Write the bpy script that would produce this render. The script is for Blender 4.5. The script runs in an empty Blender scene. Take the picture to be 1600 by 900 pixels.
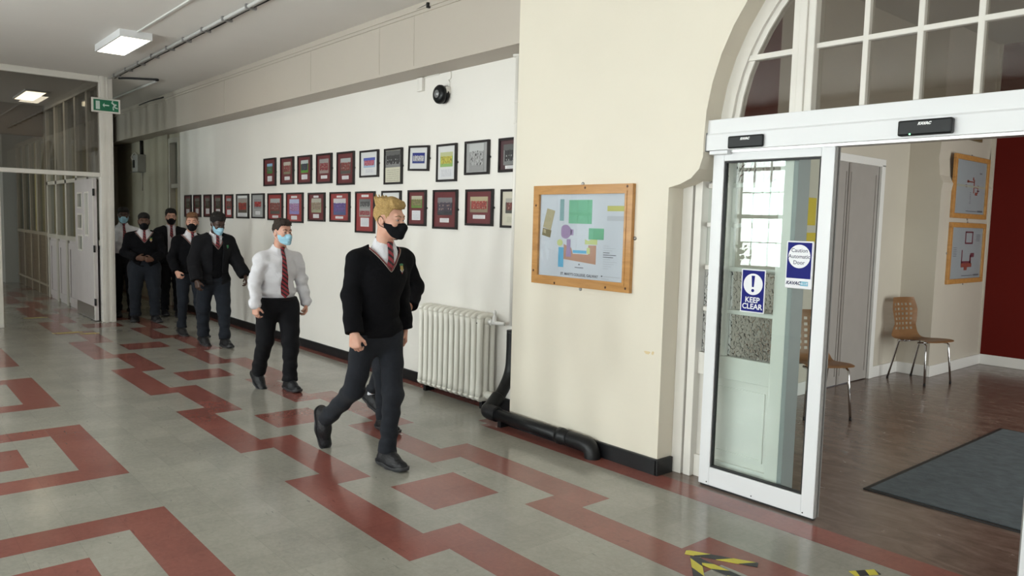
import bpy, bmesh, math, random
import numpy as np
from mathutils import Vector, Matrix, Euler

SC = bpy.context.scene
COL = SC.collection
PI = math.pi
R = math.radians
EXPO = 0.0
DAY = [70, 70, 70, 1, 140, 165, 130, 115, 112, 110, 90, 80]
DAYH = 215
random.seed(7)

# ------------------------------------------------------------------ measures
T = .2286                        # nine-inch floor tile
H = 1.5795                       # eye height of the camera
U0, V0 = -4.2803, 1.9074         # a corner of the tile pattern
CEIL = 3.48
YP = 3.84                        # face of the pier and of the arch wall
YR = 4.15                        # face of the recessed wall
YL = -2.80                       # the opposite wall with the windows

# ------------------------------------------------------------------ materials
MATS = {}
def nt(m):
    m.use_nodes = True
    return m.node_tree.nodes, m.node_tree.links

def mat(name, col, rough=.6, metal=0., spec=.5, var=0., vscale=6., bump=0., bscale=60., coat=0., sheen=0., emit=None, estr=0.):
    if name in MATS: return MATS[name]
    m = bpy.data.materials.new(name)
    N, L = nt(m)
    b = N['Principled BSDF']
    b.inputs['Base Color'].default_value = (*col, 1)
    b.inputs['Roughness'].default_value = rough
    b.inputs['Metallic'].default_value = metal
    b.inputs['Specular IOR Level'].default_value = spec
    b.inputs['Coat Weight'].default_value = coat
    b.inputs['Sheen Weight'].default_value = sheen
    if emit:
        b.inputs['Emission Color'].default_value = (*emit, 1)
        b.inputs['Emission Strength'].default_value = estr
    if var or bump:
        tc = N.new('ShaderNodeTexCoord')
    if var:
        n = N.new('ShaderNodeTexNoise'); n.inputs['Scale'].default_value = vscale; n.inputs['Detail'].default_value = 5
        L.new(tc.outputs['Object'], n.inputs['Vector'])
        mr = N.new('ShaderNodeMapRange'); mr.inputs[1].default_value = .3; mr.inputs[2].default_value = .7
        mr.inputs[3].default_value = 1 - var; mr.inputs[4].default_value = 1 + var
        L.new(n.outputs['Fac'], mr.inputs[0])
        mx = N.new('ShaderNodeMix'); mx.data_type = 'RGBA'; mx.blend_type = 'MULTIPLY'; mx.inputs[0].default_value = 1
        mx.inputs[6].default_value = (*col, 1)
        L.new(mr.outputs[0], mx.inputs[7]); L.new(mx.outputs[2], b.inputs['Base Color'])
    if bump:
        n2 = N.new('ShaderNodeTexNoise'); n2.inputs['Scale'].default_value = bscale; n2.inputs['Detail'].default_value = 4
        L.new(tc.outputs['Object'], n2.inputs['Vector'])
        bp = N.new('ShaderNodeBump'); bp.inputs['Strength'].default_value = bump; bp.inputs['Distance'].default_value = .01
        L.new(n2.outputs['Fac'], bp.inputs['Height']); L.new(bp.outputs[0], b.inputs['Normal'])
    MATS[name] = m
    return m

def math_node(N, op, a=None, b=None):
    n = N.new('ShaderNodeMath'); n.operation = op
    if a is not None and not hasattr(a, 'links'): n.inputs[0].default_value = a
    if b is not None and not hasattr(b, 'links'): n.inputs[1].default_value = b
    return n

class G:
    """small helper that wires maths nodes"""
    def __init__(s, m): s.N, s.L = nt(m)
    def m(s, op, a, b=None, c=None):
        n = s.N.new('ShaderNodeMath'); n.operation = op
        for i, v in enumerate((a, b, c)):
            if v is None: continue
            if isinstance(v, (int, float)): n.inputs[i].default_value = v
            else: s.L.new(v, n.inputs[i])
        return n.outputs[0]
    def noise(s, vec, scale, detail=4, rough=.5, dist=0.):
        n = s.N.new('ShaderNodeTexNoise'); n.inputs['Scale'].default_value = scale; n.inputs['Detail'].default_value = detail
        n.inputs['Roughness'].default_value = rough; n.inputs['Distortion'].default_value = dist
        s.L.new(vec, n.inputs['Vector']); return n.outputs['Fac']
    def ramp(s, fac, stops, interp='LINEAR'):
        r = s.N.new('ShaderNodeValToRGB'); r.color_ramp.interpolation = interp
        el = r.color_ramp.elements
        while len(el) < len(stops): el.new(.5)
        for e, (p, c) in zip(el, stops):
            e.position = p; e.color = (*c, 1)
        s.L.new(fac, r.inputs[0]); return r.outputs[0]
    def mix(s, fac, a, b, blend='MIX'):
        n = s.N.new('ShaderNodeMix'); n.data_type = 'RGBA'; n.blend_type = blend
        for i, v in ((0, fac), (6, a), (7, b)):
            if isinstance(v, (int, float)): n.inputs[i].default_value = v
            elif isinstance(v, tuple): n.inputs[i].default_value = (*v, 1)
            else: s.L.new(v, n.inputs[i])
        return n.outputs[2]
    def maprange(s, v, a, b, c, d):
        n = s.N.new('ShaderNodeMapRange'); s.L.new(v, n.inputs[0])
        for i, q in enumerate((a, b, c, d)): n.inputs[i + 1].default_value = q
        return n.outputs[0]
    def scale(s, vec, sc):
        n = s.N.new('ShaderNodeMapping'); n.inputs['Scale'].default_value = sc; s.L.new(vec, n.inputs[0]); return n.outputs[0]
    def bump(s, h, strength, dist=.01):
        n = s.N.new('ShaderNodeBump'); n.inputs['Strength'].default_value = strength; n.inputs['Distance'].default_value = dist
        s.L.new(h, n.inputs['Height']); return n.outputs[0]

def tile_mat(name, col, scuff=(.12, .12, .11)):
    m = bpy.data.materials.new(name); g = G(m); N, L = g.N, g.L
    b = N['Principled BSDF']
    tc = N.new('ShaderNodeTexCoord'); v = tc.outputs['Object']
    sx = N.new('ShaderNodeSeparateXYZ'); L.new(v, sx.inputs[0])
    tx = g.m('DIVIDE', g.m('SUBTRACT', sx.outputs[0], U0), T); ty = g.m('DIVIDE', g.m('SUBTRACT', sx.outputs[1], V0), T)
    cx = N.new('ShaderNodeCombineXYZ'); L.new(g.m('FLOOR', tx), cx.inputs[0]); L.new(g.m('FLOOR', ty), cx.inputs[1])
    wn = N.new('ShaderNodeTexWhiteNoise'); L.new(cx.outputs[0], wn.inputs['Vector'])
    fx = g.m('ABSOLUTE', g.m('SUBTRACT', g.m('FRACT', tx), .5)); fy = g.m('ABSOLUTE', g.m('SUBTRACT', g.m('FRACT', ty), .5))
    joint = g.m('GREATER_THAN', g.m('MAXIMUM', fx, fy), .4955)
    n1 = g.noise(v, 2.2, 6, .6); n2 = g.noise(v, 38, 4, .65, .6); n3 = g.noise(g.scale(v, (3, 14, 3)), 3.2, 3, .5, 1.2)
    k = g.m('ADD', g.maprange(wn.outputs[0], 0, 1, .95, 1.05), g.m('ADD', g.maprange(n1, .3, .7, -.12, .12), g.maprange(n2, .3, .7, -.08, .08)))
    k = g.m('MULTIPLY', k, g.m('SUBTRACT', 1, g.m('MULTIPLY', joint, .16)))
    c = g.mix(1., col, k, 'MULTIPLY')
    sc = g.m('MULTIPLY', g.maprange(n3, .66, .72, 0, .62), g.maprange(n1, .46, .58, 0, 1))
    c = g.mix(sc, c, scuff)
    L.new(c, b.inputs['Base Color'])
    L.new(g.maprange(g.noise(v, 5, 5, .6), .3, .7, .13, .22), b.inputs['Roughness'])
    b.inputs['Specular IOR Level'].default_value = .5
    L.new(g.bump(g.m('SUBTRACT', g.noise(v, 7, 3), g.m('MULTIPLY', joint, .3)), .035, .02), b.inputs['Normal'])
    MATS[name] = m
    return m

def glass_mat(name, tint=(1, 1, 1), refl=.09, rough=0., bumpy=0., bscale=40.):
    """thin pane: lets light straight through and mirrors a little of it"""
    m = bpy.data.materials.new(name); g = G(m); N, L = g.N, g.L
    N.remove(N['Principled BSDF']); out = N['Material Output']
    t = N.new('ShaderNodeBsdfTransparent'); t.inputs[0].default_value = (*tint, 1)
    gl = N.new('ShaderNodeBsdfGlossy'); gl.inputs['Roughness'].default_value = rough
    lw = N.new('ShaderNodeLayerWeight'); lw.inputs[0].default_value = .35
    f = g.m('ADD', g.m('MULTIPLY', g.m('POWER', lw.outputs['Facing'], 3), .7), refl)
    mx = N.new('ShaderNodeMixShader'); L.new(f, mx.inputs[0]); L.new(t.outputs[0], mx.inputs[1]); L.new(gl.outputs[0], mx.inputs[2])
    if bumpy:
        tc = N.new('ShaderNodeTexCoord')
        bp = g.bump(g.noise(tc.outputs['Object'], bscale, 3), bumpy, .02); L.new(bp, gl.inputs['Normal'])
    L.new(mx.outputs[0], out.inputs[0])
    MATS[name] = m
    return m

def obscure_mat(name):
    """patterned pane: light scatters through it"""
    m = bpy.data.materials.new(name); g = G(m); N, L = g.N, g.L
    b = N['Principled BSDF']
    b.inputs['Base Color'].default_value = (.80, .83, .84, 1); b.inputs['Roughness'].default_value = .12
    b.inputs['Transmission Weight'].default_value = 1; b.inputs['IOR'].default_value = 1.25
    tc = N.new('ShaderNodeTexCoord'); vo = N.new('ShaderNodeTexVoronoi'); vo.inputs['Scale'].default_value = 45
    L.new(tc.outputs['Object'], vo.inputs['Vector'])
    L.new(g.bump(vo.outputs['Distance'], .8, .02), b.inputs['Normal'])
    MATS[name] = m
    return m

def photo_mat(name, top, people, faces, base, sc=9., seed=0.):
    """a mounted group photograph: backdrop, rows of figures, grass"""
    m = bpy.data.materials.new(name); g = G(m); N, L = g.N, g.L
    b = N['Principled BSDF']; b.inputs['Roughness'].default_value = .22
    tc = N.new('ShaderNodeTexCoord'); s = N.new('ShaderNodeSeparateXYZ'); L.new(tc.outputs['Generated'], s.inputs[0])
    mp = N.new('ShaderNodeMapping'); mp.inputs['Location'].default_value = (seed, 0, seed * .7); mp.inputs['Scale'].default_value = (sc, 1, sc * .62)
    L.new(tc.outputs['Generated'], mp.inputs[0])
    vo = N.new('ShaderNodeTexVoronoi'); vo.inputs['Scale'].default_value = 1.; vo.inputs['Randomness'].default_value = .45
    L.new(mp.outputs[0], vo.inputs['Vector'])
    fig = g.mix(g.m('LESS_THAN', vo.outputs['Distance'], .27), people, faces)
    n = g.noise(mp.outputs[0], 1.6, 4)
    fig = g.mix(g.maprange(n, .45, .6, 0, .55), fig, (.05, .04, .05))
    z = g.m('ADD', s.outputs[2], g.m('MULTIPLY', g.m('SUBTRACT', n, .5), .22))
    bg = g.mix(g.m('GREATER_THAN', z, .72), base, top)
    inside = g.m('MULTIPLY', g.m('GREATER_THAN', z, .2), g.m('LESS_THAN', z, .72))
    inside = g.m('MULTIPLY', inside, g.m('LESS_THAN', g.m('ABSOLUTE', g.m('SUBTRACT', s.outputs[0], .5)), .44))
    L.new(g.mix(inside, bg, fig), b.inputs['Base Color'])
    MATS[name] = m
    return m

def text_lines_mat(name, paper, ink, rows=9.):
    m = bpy.data.materials.new(name); g = G(m); N, L = g.N, g.L
    b = N['Principled BSDF']; b.inputs['Roughness'].default_value = .5
    tc = N.new('ShaderNodeTexCoord'); s = N.new('ShaderNodeSeparateXYZ'); L.new(tc.outputs['Generated'], s.inputs[0])
    fr = g.m('FRACT', g.m('MULTIPLY', s.outputs[2], rows))
    line = g.m('MULTIPLY', g.m('GREATER_THAN', fr, .55), g.m('GREATER_THAN', g.noise(g.scale(tc.outputs['Generated'], (22, 1, rows)), 1.5, 2), .47))
    edge = g.m('MULTIPLY', g.m('LESS_THAN', g.m('ABSOLUTE', g.m('SUBTRACT', s.outputs[0], .5)), .4), g.m('LESS_THAN', g.m('ABSOLUTE', g.m('SUBTRACT', s.outputs[2], .5)), .42))
    L.new(g.mix(g.m('MULTIPLY', g.m('MULTIPLY', line, edge), .55), paper, ink), b.inputs['Base Color'])
    MATS[name] = m
    return m

def stripe_mat(name, a, b_, freq, ax=(0, 1, 1), duty=.5, rough=.6):
    m = bpy.data.materials.new(name); g = G(m); N, L = g.N, g.L
    b = N['Principled BSDF']; b.inputs['Roughness'].default_value = rough
    tc = N.new('ShaderNodeTexCoord'); s = N.new('ShaderNodeSeparateXYZ'); L.new(tc.outputs['Object'], s.inputs[0])
    v = g.m('ADD', g.m('ADD', g.m('MULTIPLY', s.outputs[0], ax[0]), g.m('MULTIPLY', s.outputs[1], ax[1])), g.m('MULTIPLY', s.outputs[2], ax[2]))
    st = g.m('GREATER_THAN', g.m('FRACT', g.m('MULTIPLY', v, freq)), duty)
    L.new(g.mix(st, a, b_), b.inputs['Base Color'])
    MATS[name] = m
    return m

def wood_mat(name, a, b_, rough=.35, axis=(1, 12, 12), sc=3.):
    m = bpy.data.materials.new(name); g = G(m); N, L = g.N, g.L
    b = N['Principled BSDF']; b.inputs['Roughness'].default_value = rough
    tc = N.new('ShaderNodeTexCoord')
    n = g.noise(g.scale(tc.outputs['Object'], axis), sc, 6, .6, .8)
    L.new(g.ramp(n, [(.3, a), (.7, b_)]), b.inputs['Base Color'])
    L.new(g.bump(n, .05, .005), b.inputs['Normal'])
    MATS[name] = m
    return m

def fabric_mat(name, col, rough=.9, weave=900., strength=.25, sheen=.15, var=.10):
    m = bpy.data.materials.new(name); g = G(m); N, L = g.N, g.L
    b = N['Principled BSDF']; b.inputs['Roughness'].default_value = rough
    b.inputs['Specular IOR Level'].default_value = .15; b.inputs['Sheen Weight'].default_value = sheen; b.inputs['Sheen Roughness'].default_value = .5
    tc = N.new('ShaderNodeTexCoord'); v = tc.outputs['Object']
    k = g.maprange(g.noise(v, 14, 5, .6), .3, .7, 1 - var, 1 + var)
    L.new(g.mix(1., col, k, 'MULTIPLY'), b.inputs['Base Color'])
    L.new(g.bump(g.m('ADD', g.noise(v, weave, 2), g.m('MULTIPLY', g.noise(v, 18, 4, .55, .8), 5.)), strength, .007), b.inputs['Normal'])
    MATS[name] = m
    return m

# ------------------------------------------------------------------ mesh builder
class MB:
    def __init__(s): s.v = []; s.f = []; s.mi = []; s.sm = []
    def add(s, vs, fs, mi=0, smooth=False):
        o = len(s.v); s.v += [tuple(p) for p in vs]
        for f in fs:
            s.f.append(tuple(i + o for i in f)); s.mi.append(mi); s.sm.append(smooth)
        return s
    def box(s, x0, x1, y0, y1, z0, z1, mi=0):
        vs = [(x, y, z) for z in (z0, z1) for y in (y0, y1) for x in (x0, x1)]
        return s.add(vs, [(0, 2, 3, 1), (4, 5, 7, 6), (0, 1, 5, 4), (2, 6, 7, 3), (0, 4, 6, 2), (1, 3, 7, 5)], mi)
    def bbox(s, x0, x1, y0, y1, z0, z1, bv=.004, mi=0):
        """box with a small chamfer on every edge"""
        bm = bmesh.new(); bmesh.ops.create_cube(bm, size=1)
        for v in bm.verts:
            v.co = Vector(((x0 + x1) / 2 + v.co.x * (x1 - x0), (y0 + y1) / 2 + v.co.y * (y1 - y0), (z0 + z1) / 2 + v.co.z * (z1 - z0)))
        bmesh.ops.bevel(bm, geom=bm.edges[:], offset=bv, segments=2, profile=.5, affect='EDGES')
        bm.verts.index_update()
        s.add([v.co for v in bm.verts], [[v.index for v in f.verts] for f in bm.faces], mi); bm.free(); return s
    def prism(s, poly, axis, a, b, mi=0):
        """extrude a 2-D outline: axis 'y' -> poly in (x,z); 'x' -> (y,z); 'z' -> (x,y)"""
        def P(p, t): return (p[0], t, p[1]) if axis == 'y' else (t, p[0], p[1]) if axis == 'x' else (p[0], p[1], t)
        n = len(poly)
        vs = [P(p, a) for p in poly] + [P(p, b) for p in poly]
        fs = [tuple(range(n)), tuple(range(2 * n - 1, n - 1, -1))] + [(i, (i + 1) % n, n + (i + 1) % n, n + i) for i in range(n)]
        return s.add(vs, fs, mi)
    def tube(s, pts, r, n=10, caps=True, mi=0, smooth=True, closed=False):
        pts = [Vector(p) for p in pts]; m = len(pts)
        rr = r if isinstance(r, (list, tuple)) else [r] * m
        tang = []
        for i in range(m):
            if closed: t = pts[(i + 1) % m] - pts[i - 1]
            else: t = pts[min(i + 1, m - 1)] - pts[max(i - 1, 0)]
            tang.append(t.normalized() if t.length > 1e-9 else Vector((0, 0, 1)))
        up = Vector((0, 0, 1)) if abs(tang[0].z) < .9 else Vector((1, 0, 0))
        a = tang[0].cross(up).normalized(); vs = []
        for i in range(m):
            a = (a - tang[i] * a.dot(tang[i]))
            a = a.normalized() if a.length > 1e-6 else tang[i].orthogonal().normalized()
            b = tang[i].cross(a)
            for k in range(n):
                q = 2 * PI * k / n
                vs.append(pts[i] + (a * math.cos(q) + b * math.sin(q)) * rr[i])
        fs = []
        for i in range(m if closed else m - 1):
            j = (i + 1) % m
            for k in range(n):
                fs.append((i * n + k, i * n + (k + 1) % n, j * n + (k + 1) % n, j * n + k))
        s.add(vs, fs, mi, smooth)
        if caps and not closed:
            o = len(s.v) - m * n
            s.f.append(tuple(o + k for k in range(n - 1, -1, -1))); s.mi.append(mi); s.sm.append(False)
            s.f.append(tuple(o + (m - 1) * n + k for k in range(n))); s.mi.append(mi); s.sm.append(False)
        return s
    def lathe(s, prof, c, axis='z', n=24, mi=0, smooth=True):
        """prof: list of (radius, height along axis)"""
        vs = []
        for r, h in prof:
            for k in range(n):
                q = 2 * PI * k / n; u, w = r * math.cos(q), r * math.sin(q)
                p = (u, w, h) if axis == 'z' else (u, h, w) if axis == 'y' else (h, u, w)
                vs.append((p[0] + c[0], p[1] + c[1], p[2] + c[2]))
        m = len(prof)
        fs = [(i * n + k, i * n + (k + 1) % n, (i + 1) * n + (k + 1) % n, (i + 1) * n + k) for i in range(m - 1) for k in range(n)]
        s.add(vs, fs, mi, smooth)
        o = len(s.v) - m * n
        for i, rev in ((0, True), (m - 1, False)):
            if prof[i][0] > 1e-6:
                f = [o + i * n + k for k in range(n)]
                s.f.append(tuple(f[::-1] if rev else f)); s.mi.append(mi); s.sm.append(False)
        return s
    def ring(s, x0, x1, z0, z1, w, y0, y1, mi=0):
        """rectangular picture-frame ring in the xz plane with mitred corners"""
        o = [(x0, z0), (x1, z0), (x1, z1), (x0, z1)]; i = [(x0 + w, z0 + w), (x1 - w, z0 + w), (x1 - w, z1 - w), (x0 + w, z1 - w)]
        vs = [(a, y0, b) for a, b in o] + [(a, y0, b) for a, b in i] + [(a, y1, b) for a, b in o] + [(a, y1, b) for a, b in i]
        fs = []
        for k in range(4):
            j = (k + 1) % 4
            fs += [(k, j, 4 + j, 4 + k), (8 + k, 12 + k, 12 + j, 8 + j), (k, 8 + k, 8 + j, j), (4 + k, 4 + j, 12 + j, 12 + k)]
        return s.add(vs, fs, mi)
    def text(s, body, size, origin, xdir, ydir, mi=0, align='CENTER', shear=0., bold=0., depth=.0008):
        cu = bpy.data.curves.new('lettering', 'FONT'); cu.body = body; cu.size = size; cu.align_x = align; cu.align_y = 'CENTER'
        cu.shear = shear; cu.offset = bold; cu.resolution_u = 3; cu.extrude = 0
        ob = bpy.data.objects.new('lettering', cu); COL.objects.link(ob)
        dg = bpy.context.evaluated_depsgraph_get(); dg.update()
        me = bpy.data.meshes.new_from_object(ob.evaluated_get(dg))
        X, Y = Vector(xdir), Vector(ydir); O = Vector(origin)
        s.add([O + X * v.co.x + Y * v.co.y for v in me.vertices], [tuple(p.vertices) for p in me.polygons], mi)
        bpy.data.meshes.remove(me); bpy.data.objects.remove(ob); bpy.data.curves.remove(cu)
        return s
    def build(s, name, mats, parent=None, local=False, fix=True):
        off = Vector((0, 0, 0))
        if parent is not None and not local:
            p = parent
            while p is not None: off += p.location; p = p.parent
        me = bpy.data.meshes.new(name)
        me.from_pydata([tuple(Vector(v) - off) for v in s.v], [], s.f)
        for m in (mats if isinstance(mats, (list, tuple)) else [mats]): me.materials.append(m)
        me.polygons.foreach_set('material_index', s.mi); me.polygons.foreach_set('use_smooth', s.sm)
        if fix:
            bm = bmesh.new(); bm.from_mesh(me); bmesh.ops.recalc_face_normals(bm, faces=bm.faces[:]); bm.to_mesh(me); bm.free()
        me.update()
        o = bpy.data.objects.new(name, me); COL.objects.link(o)
        if parent is not None: o.parent = parent
        return o

def tag(o, label=None, cat=None, group=None, kind=None):
    if label: o['label'] = label
    if cat: o['category'] = cat
    if group: o['group'] = group
    if kind: o['kind'] = kind
    return o
def thing(name, label, cat, loc=(0, 0, 0), rz=0., group=None):
    o = bpy.data.objects.new(name, None); COL.objects.link(o); o.empty_display_size = .1
    o.location = loc; o.rotation_euler = (0, 0, rz)
    return tag(o, label, cat, group)
def struct(name, loc=(0, 0, 0), label=None):
    o = bpy.data.objects.new(name, None); COL.objects.link(o); o.location = loc; o.empty_display_size = .1
    o['kind'] = 'structure'
    if label: o['label'] = label
    return o
def sbuild(mb, name, m, label=None):
    o = mb.build(name, m); o['kind'] = 'structure'
    if label: o['label'] = label
    return o
def copy_tree(o, parent=None):
    c = o.copy(); COL.objects.link(c)
    if parent is not None: c.parent = parent
    for ch in list(o.children): copy_tree(ch, c)
    return c

def smooth_path(pts, n=6):
    out = []; P = [Vector(p) for p in pts]
    for i in range(len(P) - 1):
        p0, p1, p2, p3 = P[max(i - 1, 0)], P[i], P[i + 1], P[min(i + 2, len(P) - 1)]
        for k in range(n):
            t = k / n
            out.append(.5 * ((2 * p1) + (p2 - p0) * t + (2 * p0 - 5 * p1 + 4 * p2 - p3) * t * t + (3 * p1 - p0 - 3 * p2 + p3) * t ** 3))
    out.append(P[-1]); return out
# ------------------------------------------------------------------ palette
M_grey = tile_mat('grey_tile', (.300, .288, .250))
M_red = tile_mat('red_tile', (.235, .082, .066), (.10, .04, .035))
M_cream = mat('cream_paint', (.78, .725, .615), .55, var=.02, vscale=1.5, bump=.06, bscale=35)
M_cream2 = mat('pale_paint', (.82, .79, .745), .55, var=.02, vscale=1.2, bump=.06, bscale=35)
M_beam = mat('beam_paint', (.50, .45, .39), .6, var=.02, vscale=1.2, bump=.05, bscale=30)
M_ceil = mat('ceiling_paint', (.78, .75, .715), .8, var=.02, vscale=1)
M_black = mat('black_gloss_paint', (.008, .0085, .010), .4, spec=.35, var=.2, vscale=12, bump=.1, bscale=18)
M_white = mat('white_gloss_paint', (.80, .79, .77), .3, bump=.03, bscale=12)
M_wood_w = mat('old_white_gloss', (.76, .73, .68), .35, var=.03, vscale=5, bump=.04, bscale=14)
M_alu = mat('white_powder_coat', (.80, .81, .83), .35)
M_silver = mat('brushed_aluminium', (.62, .62, .62), .35, 1.)
M_steel = mat('steel', (.42, .42, .43), .35, 1.)
M_chrome = mat('chrome', (.62, .62, .63), .14, 1.)
M_rubber = mat('black_rubber', (.012, .012, .013), .55)
M_plastic = mat('black_plastic', (.006, .007, .008), .35, spec=.3)
M_redwall = mat('red_wall_paint', (.115, .008, .005), .8, spec=.15, var=.03, vscale=2)
M_dkwood = wood_mat('dark_panel_wood', (.10, .07, .045), (.17, .13, .09), .4)
M_part = mat('partition_paint', (.50, .475, .42), .4, var=.04, vscale=4)
M_lilac = mat('lilac_white_panel', (.58, .54, .54), .4, var=.04, vscale=5)
M_glass = glass_mat('window_glass', (.94, .97, .96), .025)
M_glass_d = glass_mat('door_glass', (.91, .95, .94), .022)
M_glass_f = glass_mat('fanlight_glass', (.62, .60, .57), .08)
M_obsc = obscure_mat('patterned_glass')

def hall_floor_mat():
    m = bpy.data.materials.new('brown_hall_floor'); g = G(m); N, L = g.N, g.L
    b = N['Principled BSDF']; tc = N.new('ShaderNodeTexCoord'); v = tc.outputs['Object']
    n1 = g.noise(g.scale(v, (1, 3, 1)), 2.2, 7, .65, 1.4); n2 = g.noise(v, 9, 6, .6, .6)
    c = g.ramp(g.m('ADD', g.m('MULTIPLY', n1, .7), g.m('MULTIPLY', n2, .3)), [(.30, (.090, .061, .048)), (.5, (.162, .112, .090)), (.70, (.235, .172, .142))])
    L.new(c, b.inputs['Base Color'])
    L.new(g.maprange(n2, .3, .7, .16, .28), b.inputs['Roughness'])
    L.new(g.bump(g.m('ADD', n1, g.m('MULTIPLY', n2, .3)), .05, .02), b.inputs['Normal'])
    return m
M_hall = hall_floor_mat()

# ------------------------------------------------------------------ corridor floor: nine-inch tiles, red figures in grey
XN, XF = 5.5, -25.5
def red_tile(i, j):
    if j < -6: j = -13 - j                      # the pattern mirrors about the corridor's middle line
    m = i % 9
    if j == 0 or j == 5: return m <= 5
    if j == 1 or j == 4: return m in (5, 6, 7, 8, 0)
    if j in (2, 3): return m in (2, 3)
    if j == -6: return m in (0, 2, 3, 5)
    if j == -5: return m in (0, 5)
    if j == -4: return m <= 5
    return False
fl = MB()
xs = [U0 + T * i for i in range(math.floor((XF - U0) / T), math.ceil((XN - U0) / T) + 1)]
def fquad(x0, x1, y0, y1, mi): fl.add([(x0, y0, 0), (x1, y0, 0), (x1, y1, 0), (x0, y1, 0)], [(0, 1, 2, 3)], mi)
i0 = math.floor((XF - U0) / T)
for a, x in enumerate(xs[:-1]):
    i = i0 + a; x1 = xs[a + 1]
    for j in range(-20, 8):
        fquad(x, x1, V0 + T * j, V0 + T * (j + 1), 1 if red_tile(i, j) else 0)
    y7 = V0 + 8 * T
    if x1 < -4.62:
        fquad(x, x1, y7, 4.03, 0); fquad(x, x1, 4.03, 4.40, 1)
    else:
        # replace the last row's edge by the red border in front of the pier
        fl.mi[-1] = 0
        fquad(x, x1, y7, 3.865, 1)
yb = V0 + 8 * T
fl.add([(XF, -3.2, -.3), (XN, -3.2, -.3), (XN, 4.4, -.3), (XF, 4.4, -.3)], [(0, 1, 2, 3)], 0)
fl.add([(-4.62, 3.665, .0006), (XN, 3.665, .0006), (XN, yb, .0006), (-4.62, yb, .0006)], [(0, 1, 2, 3)], 1)
sbuild(fl, 'floor', [M_grey, M_red], 'polished grey corridor floor tiles with red key patterns')
hf = MB(); hf.box(-4.4, 1.6, 3.865, 10.9, -.3, .0, 0)
sbuild(hf, 'floor_hall', M_hall, 'glossy brown floor of the entrance hall')

# ------------------------------------------------------------------ ceiling, beam, walls
sbuild(MB().box(XF, XN, -3.2, 4.6, CEIL, CEIL + .25), 'ceiling', M_ceil, 'pale grey corridor ceiling')
be = MB().box(-19.1, -4.475, 3.862, 4.6, 2.93, CEIL + .02)
be.box(-19.0, -4.40, 3.842, 3.862, CEIL - .055, CEIL + .01).box(-19.0, -4.40, 3.852, 3.862, CEIL - .085, CEIL - .055)
be.box(-19.0, -4.475, 3.858, 3.862, 2.93, 2.955)
for xj in (-8.0, -6.55, -10.6, -5.95):
    be.box(xj, xj + .006, 3.859, 3.862, 2.955, CEIL - .085)
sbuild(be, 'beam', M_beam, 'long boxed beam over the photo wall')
w = MB().box(-13.42, -4.45, YR, YR + .3, -.3, 2.95)
sbuild(w, 'wall_right', M_cream2, 'recessed cream wall carrying the framed photos')

# arch wall with the pier; the opening narrows over curved shoulders and ends in a round arch
XC = -1.515
arch = []
rr_, zc_ = 1.262, 2.10
left = [(-3.02, -.3), (-3.02, 1.822), (-2.935, 1.842), (-2.855, 1.876), (-2.80, 1.93), (-2.777, 2.0), (-2.777, 2.10)]
for k in range(0, 25):
    q = PI - PI * k / 24
    arch.append((XC + rr_ * math.cos(q), zc_ + rr_ * math.sin(q)))
right = [(2 * XC - x, z) for x, z in reversed(left)]
poly = [(-4.475, -.3)] + left + arch + right + [(XN, -.3), (XN, CEIL + .02), (-4.475, CEIL + .02)]
aw = MB().prism(poly, 'y', YP, YP + .34)
aw.box(-4.475, -4.2, YP + .30, 4.6, -.3, CEIL + .02)
sbuild(aw, 'wall_entrance', M_cream, 'cream pier and arched wall around the entrance')
# a flake of bare plaster on the pier
fp = MB()
fp.prism([(-3.135 + .022 * math.cos(a) * (1 + .35 * math.sin(3 * a)), .772 + .013 * math.sin(a) * (1 + .3 * math.cos(2 * a))) for a in [2 * PI * k / 14 for k in range(14)]], 'y', YP - .0008, YP + .002)
fp.prism([(-3.09 + .010 * math.cos(a) * (1 + .3 * math.sin(2 * a)), .776 + .012 * math.sin(a)) for a in [2 * PI * k / 10 for k in range(10)]], 'y', YP - .0008, YP + .002)
tag(fp.build('paint_chip', mat('bare_plaster', (.72, .58, .34), .8)), 'small yellowish paint chip low on the cream pier', 'mark')

# skirtings
sk = MB().box(-13.42, -4.475, YR - .022, YR, -.02, .092).box(-13.42, -4.475, YR - .017, YR, .092, .098)
sbuild(sk, 'baseboard_right', M_black, 'black skirting of the photo wall')
sk = MB().bbox(-4.475, -3.005, YP - .022, YP + .01, -.02, .102, .005).bbox(-3.024, -2.998, YP - .022, YP + .135, -.02, .102, .005)
sk.box(-4.495, -4.47, YP - .01, YR, -.02, .10)
sk.bbox(-.02 + .0, XN, YP - .022, YP + .01, -.02, .102, .005)
sbuild(sk, 'baseboard_entrance', M_black, 'black skirting of the pier')

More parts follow.
